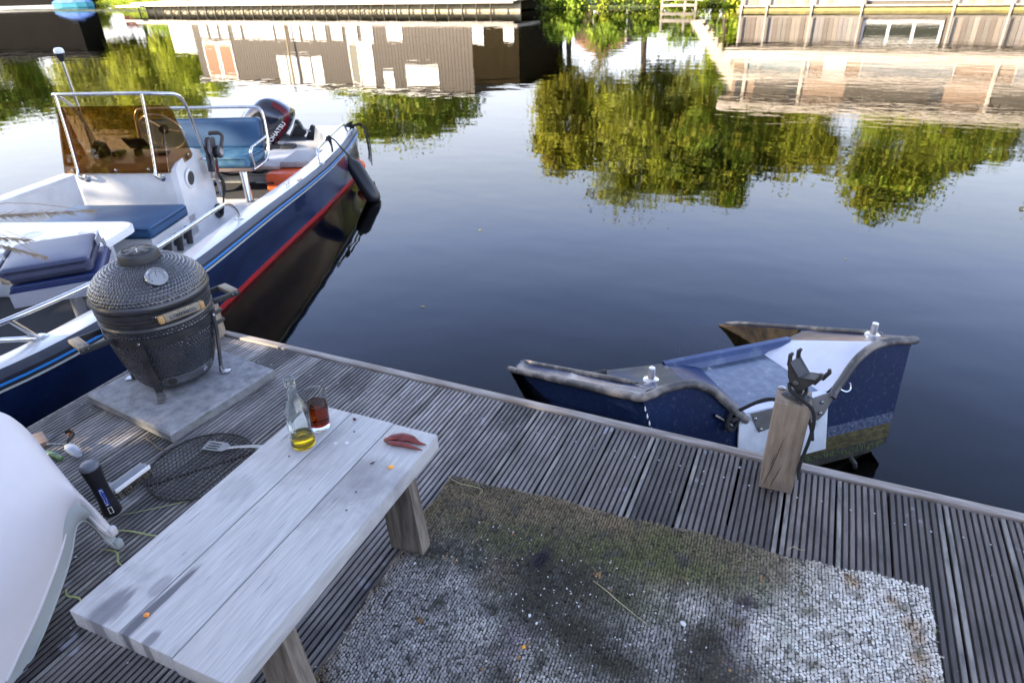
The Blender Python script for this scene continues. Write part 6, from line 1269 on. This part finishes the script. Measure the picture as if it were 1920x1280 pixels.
mb = MB(); mb.rbox(-.15, W2+.02, -.28, -.05, 2.28, 2.52, m_fas, .02); mb.build('middle_fascia', rh)
m_sky = mat('pale_blue_glass', (.34, .40, .41), .15, coat=.8)
for x0, x1, g_ in ((.55, 1.0, m_sky), (1.1, 3.0, m_sky), (3.6, 4.4, m_blind), (5.0, 8.2, m_win), (10.2, 16.0, m_win)): window(rh, x0, 1.80, x1-x0, .44, g_, fr=.03)
m_taup = mat('taupe_panel', (.13, .115, .095), .8); m_dkp = mat('slate_panel', (.085, .085, .085), .8)
for x0, x1, g_ in ((.15, .42, m_dkp), (.95, 2.35, m_taup), (2.36, 2.72, m_dkp), (4.55, 7.6, m_taup), (7.61, 8.05, m_dkp), (9.6, 16.5, m_taup)):
    mb = MB(); mb.box(x0, x1, -.03, -.002, 2.53, 3.34, g_); mb.build('panel', rh)
for x in (.45, 2.75, 9.5): mb = MB(); mb.rbox(x, x+.13, -.08, -.03, 1.76, 3.40, m_fas, .01); mb.build('trim_post', rh)
mb = MB(); mb.rbox(-.45, W2+.3, -.55, 5.8, 3.43, 3.75, m_fas, .03); mb.build('roof', rh)
st = tag(empty('outside_stair', (-6.3, 33.9, WZ)), 'white slanting outside stair at the left end of the right houseboat', 'stair')
for y in (0, .9): mb = MB(); mb.prism([(0, .45), (.45, .40), (2.6, 2.9), (2.6, 3.4), (2.2, 3.35)], 0, .08, m_fas, Matrix(((1, 0, 0, 0), (0, 0, 1, y), (0, 1, 0, 0), (0, 0, 0, 1)))); mb.build('stringer', st)
for k in range(9): mb = MB(); mb.rbox(.35+.235*k, .65+.235*k, .085, .895, .62+.27*k, .66+.27*k, m_frame, .005); mb.build('tread', st)
tree(-5.1, 36.2, LZ, 3.6, bl(20, 0, 2.4, .9, 1.3, 8), 2600, .1, 20, YG+GR, 'small yellow-green garden tree between landing stage and white stair')
# ------------------------------------------------------------------ unseen house and trees added behind the camera to shade the deck
m_hw = mat('shade_house_wall', (.07, .055, .045), .85, spec=.1, col2=(.09, .07, .055), scale=6)
gd = tag(empty('shade_house', (-8.0, -16.5, -.03), rad(0)), 'dark unseen house added behind the deck to shade it', 'house')
mb = MB(); mb.box(0, 16, 0, 7, 0, 4.2, m_hw); mb.build('wall', gd)
mb = MB(); mb.prism([(-.3, 4.203), (7.3, 4.203), (3.5, 6.2)], -.3, 16.3, m_pile, Matrix(((0, 0, 1, 0), (1, 0, 0, 0), (0, 1, 0, 0), (0, 0, 0, 1)))); mb.build('roof', gd)
window(gd, 3, 1.2, 1.6, 1.4, m_win)
#@@SHADE
mb = MB(); mb.prism([(-60, -1.63), (-10.5, -1.63), (-12.0, 4.0), (-30, 8), (-60, 9)], WZ-2.2, -.04, m_grass); tag(mb.build('shade_tree_bank'), kind='structure')  # unseen land added left of the deck to carry the shade trees
for i, (tt, dist, hh, rx, n) in enumerate(((-8.2, 14.5, 8.2, 2.6, 4000), (-4.2, 12.5, 8.0, 2.5, 5000), (-.6, 12.0, 8.0, 2.4, 5200), (2.8, 12.5, 8.0, 2.6, 5000))):  # unseen trees placed towards the sun to shade and dapple the deck
    x, y = -.74*dist+.6726*tt, -.6726*dist-.74*tt
    r = random.Random(200+i); bls = [(r.uniform(-.8, .8)*rx, r.uniform(-.8, .8)*rx, r.uniform(1.2, hh-1.2), rx*.55, rx*.55, 1.3) for _ in range(10)]
    tree(x, y, -.04, hh, bls, n, .13, 200+i, OL+GR, ('leafy added shade tree nearest the canal, out of view', 'second added shade tree from the canal, out of view', 'third added shade tree from the canal, out of view', 'added shade tree farthest from the canal, out of view')[i])
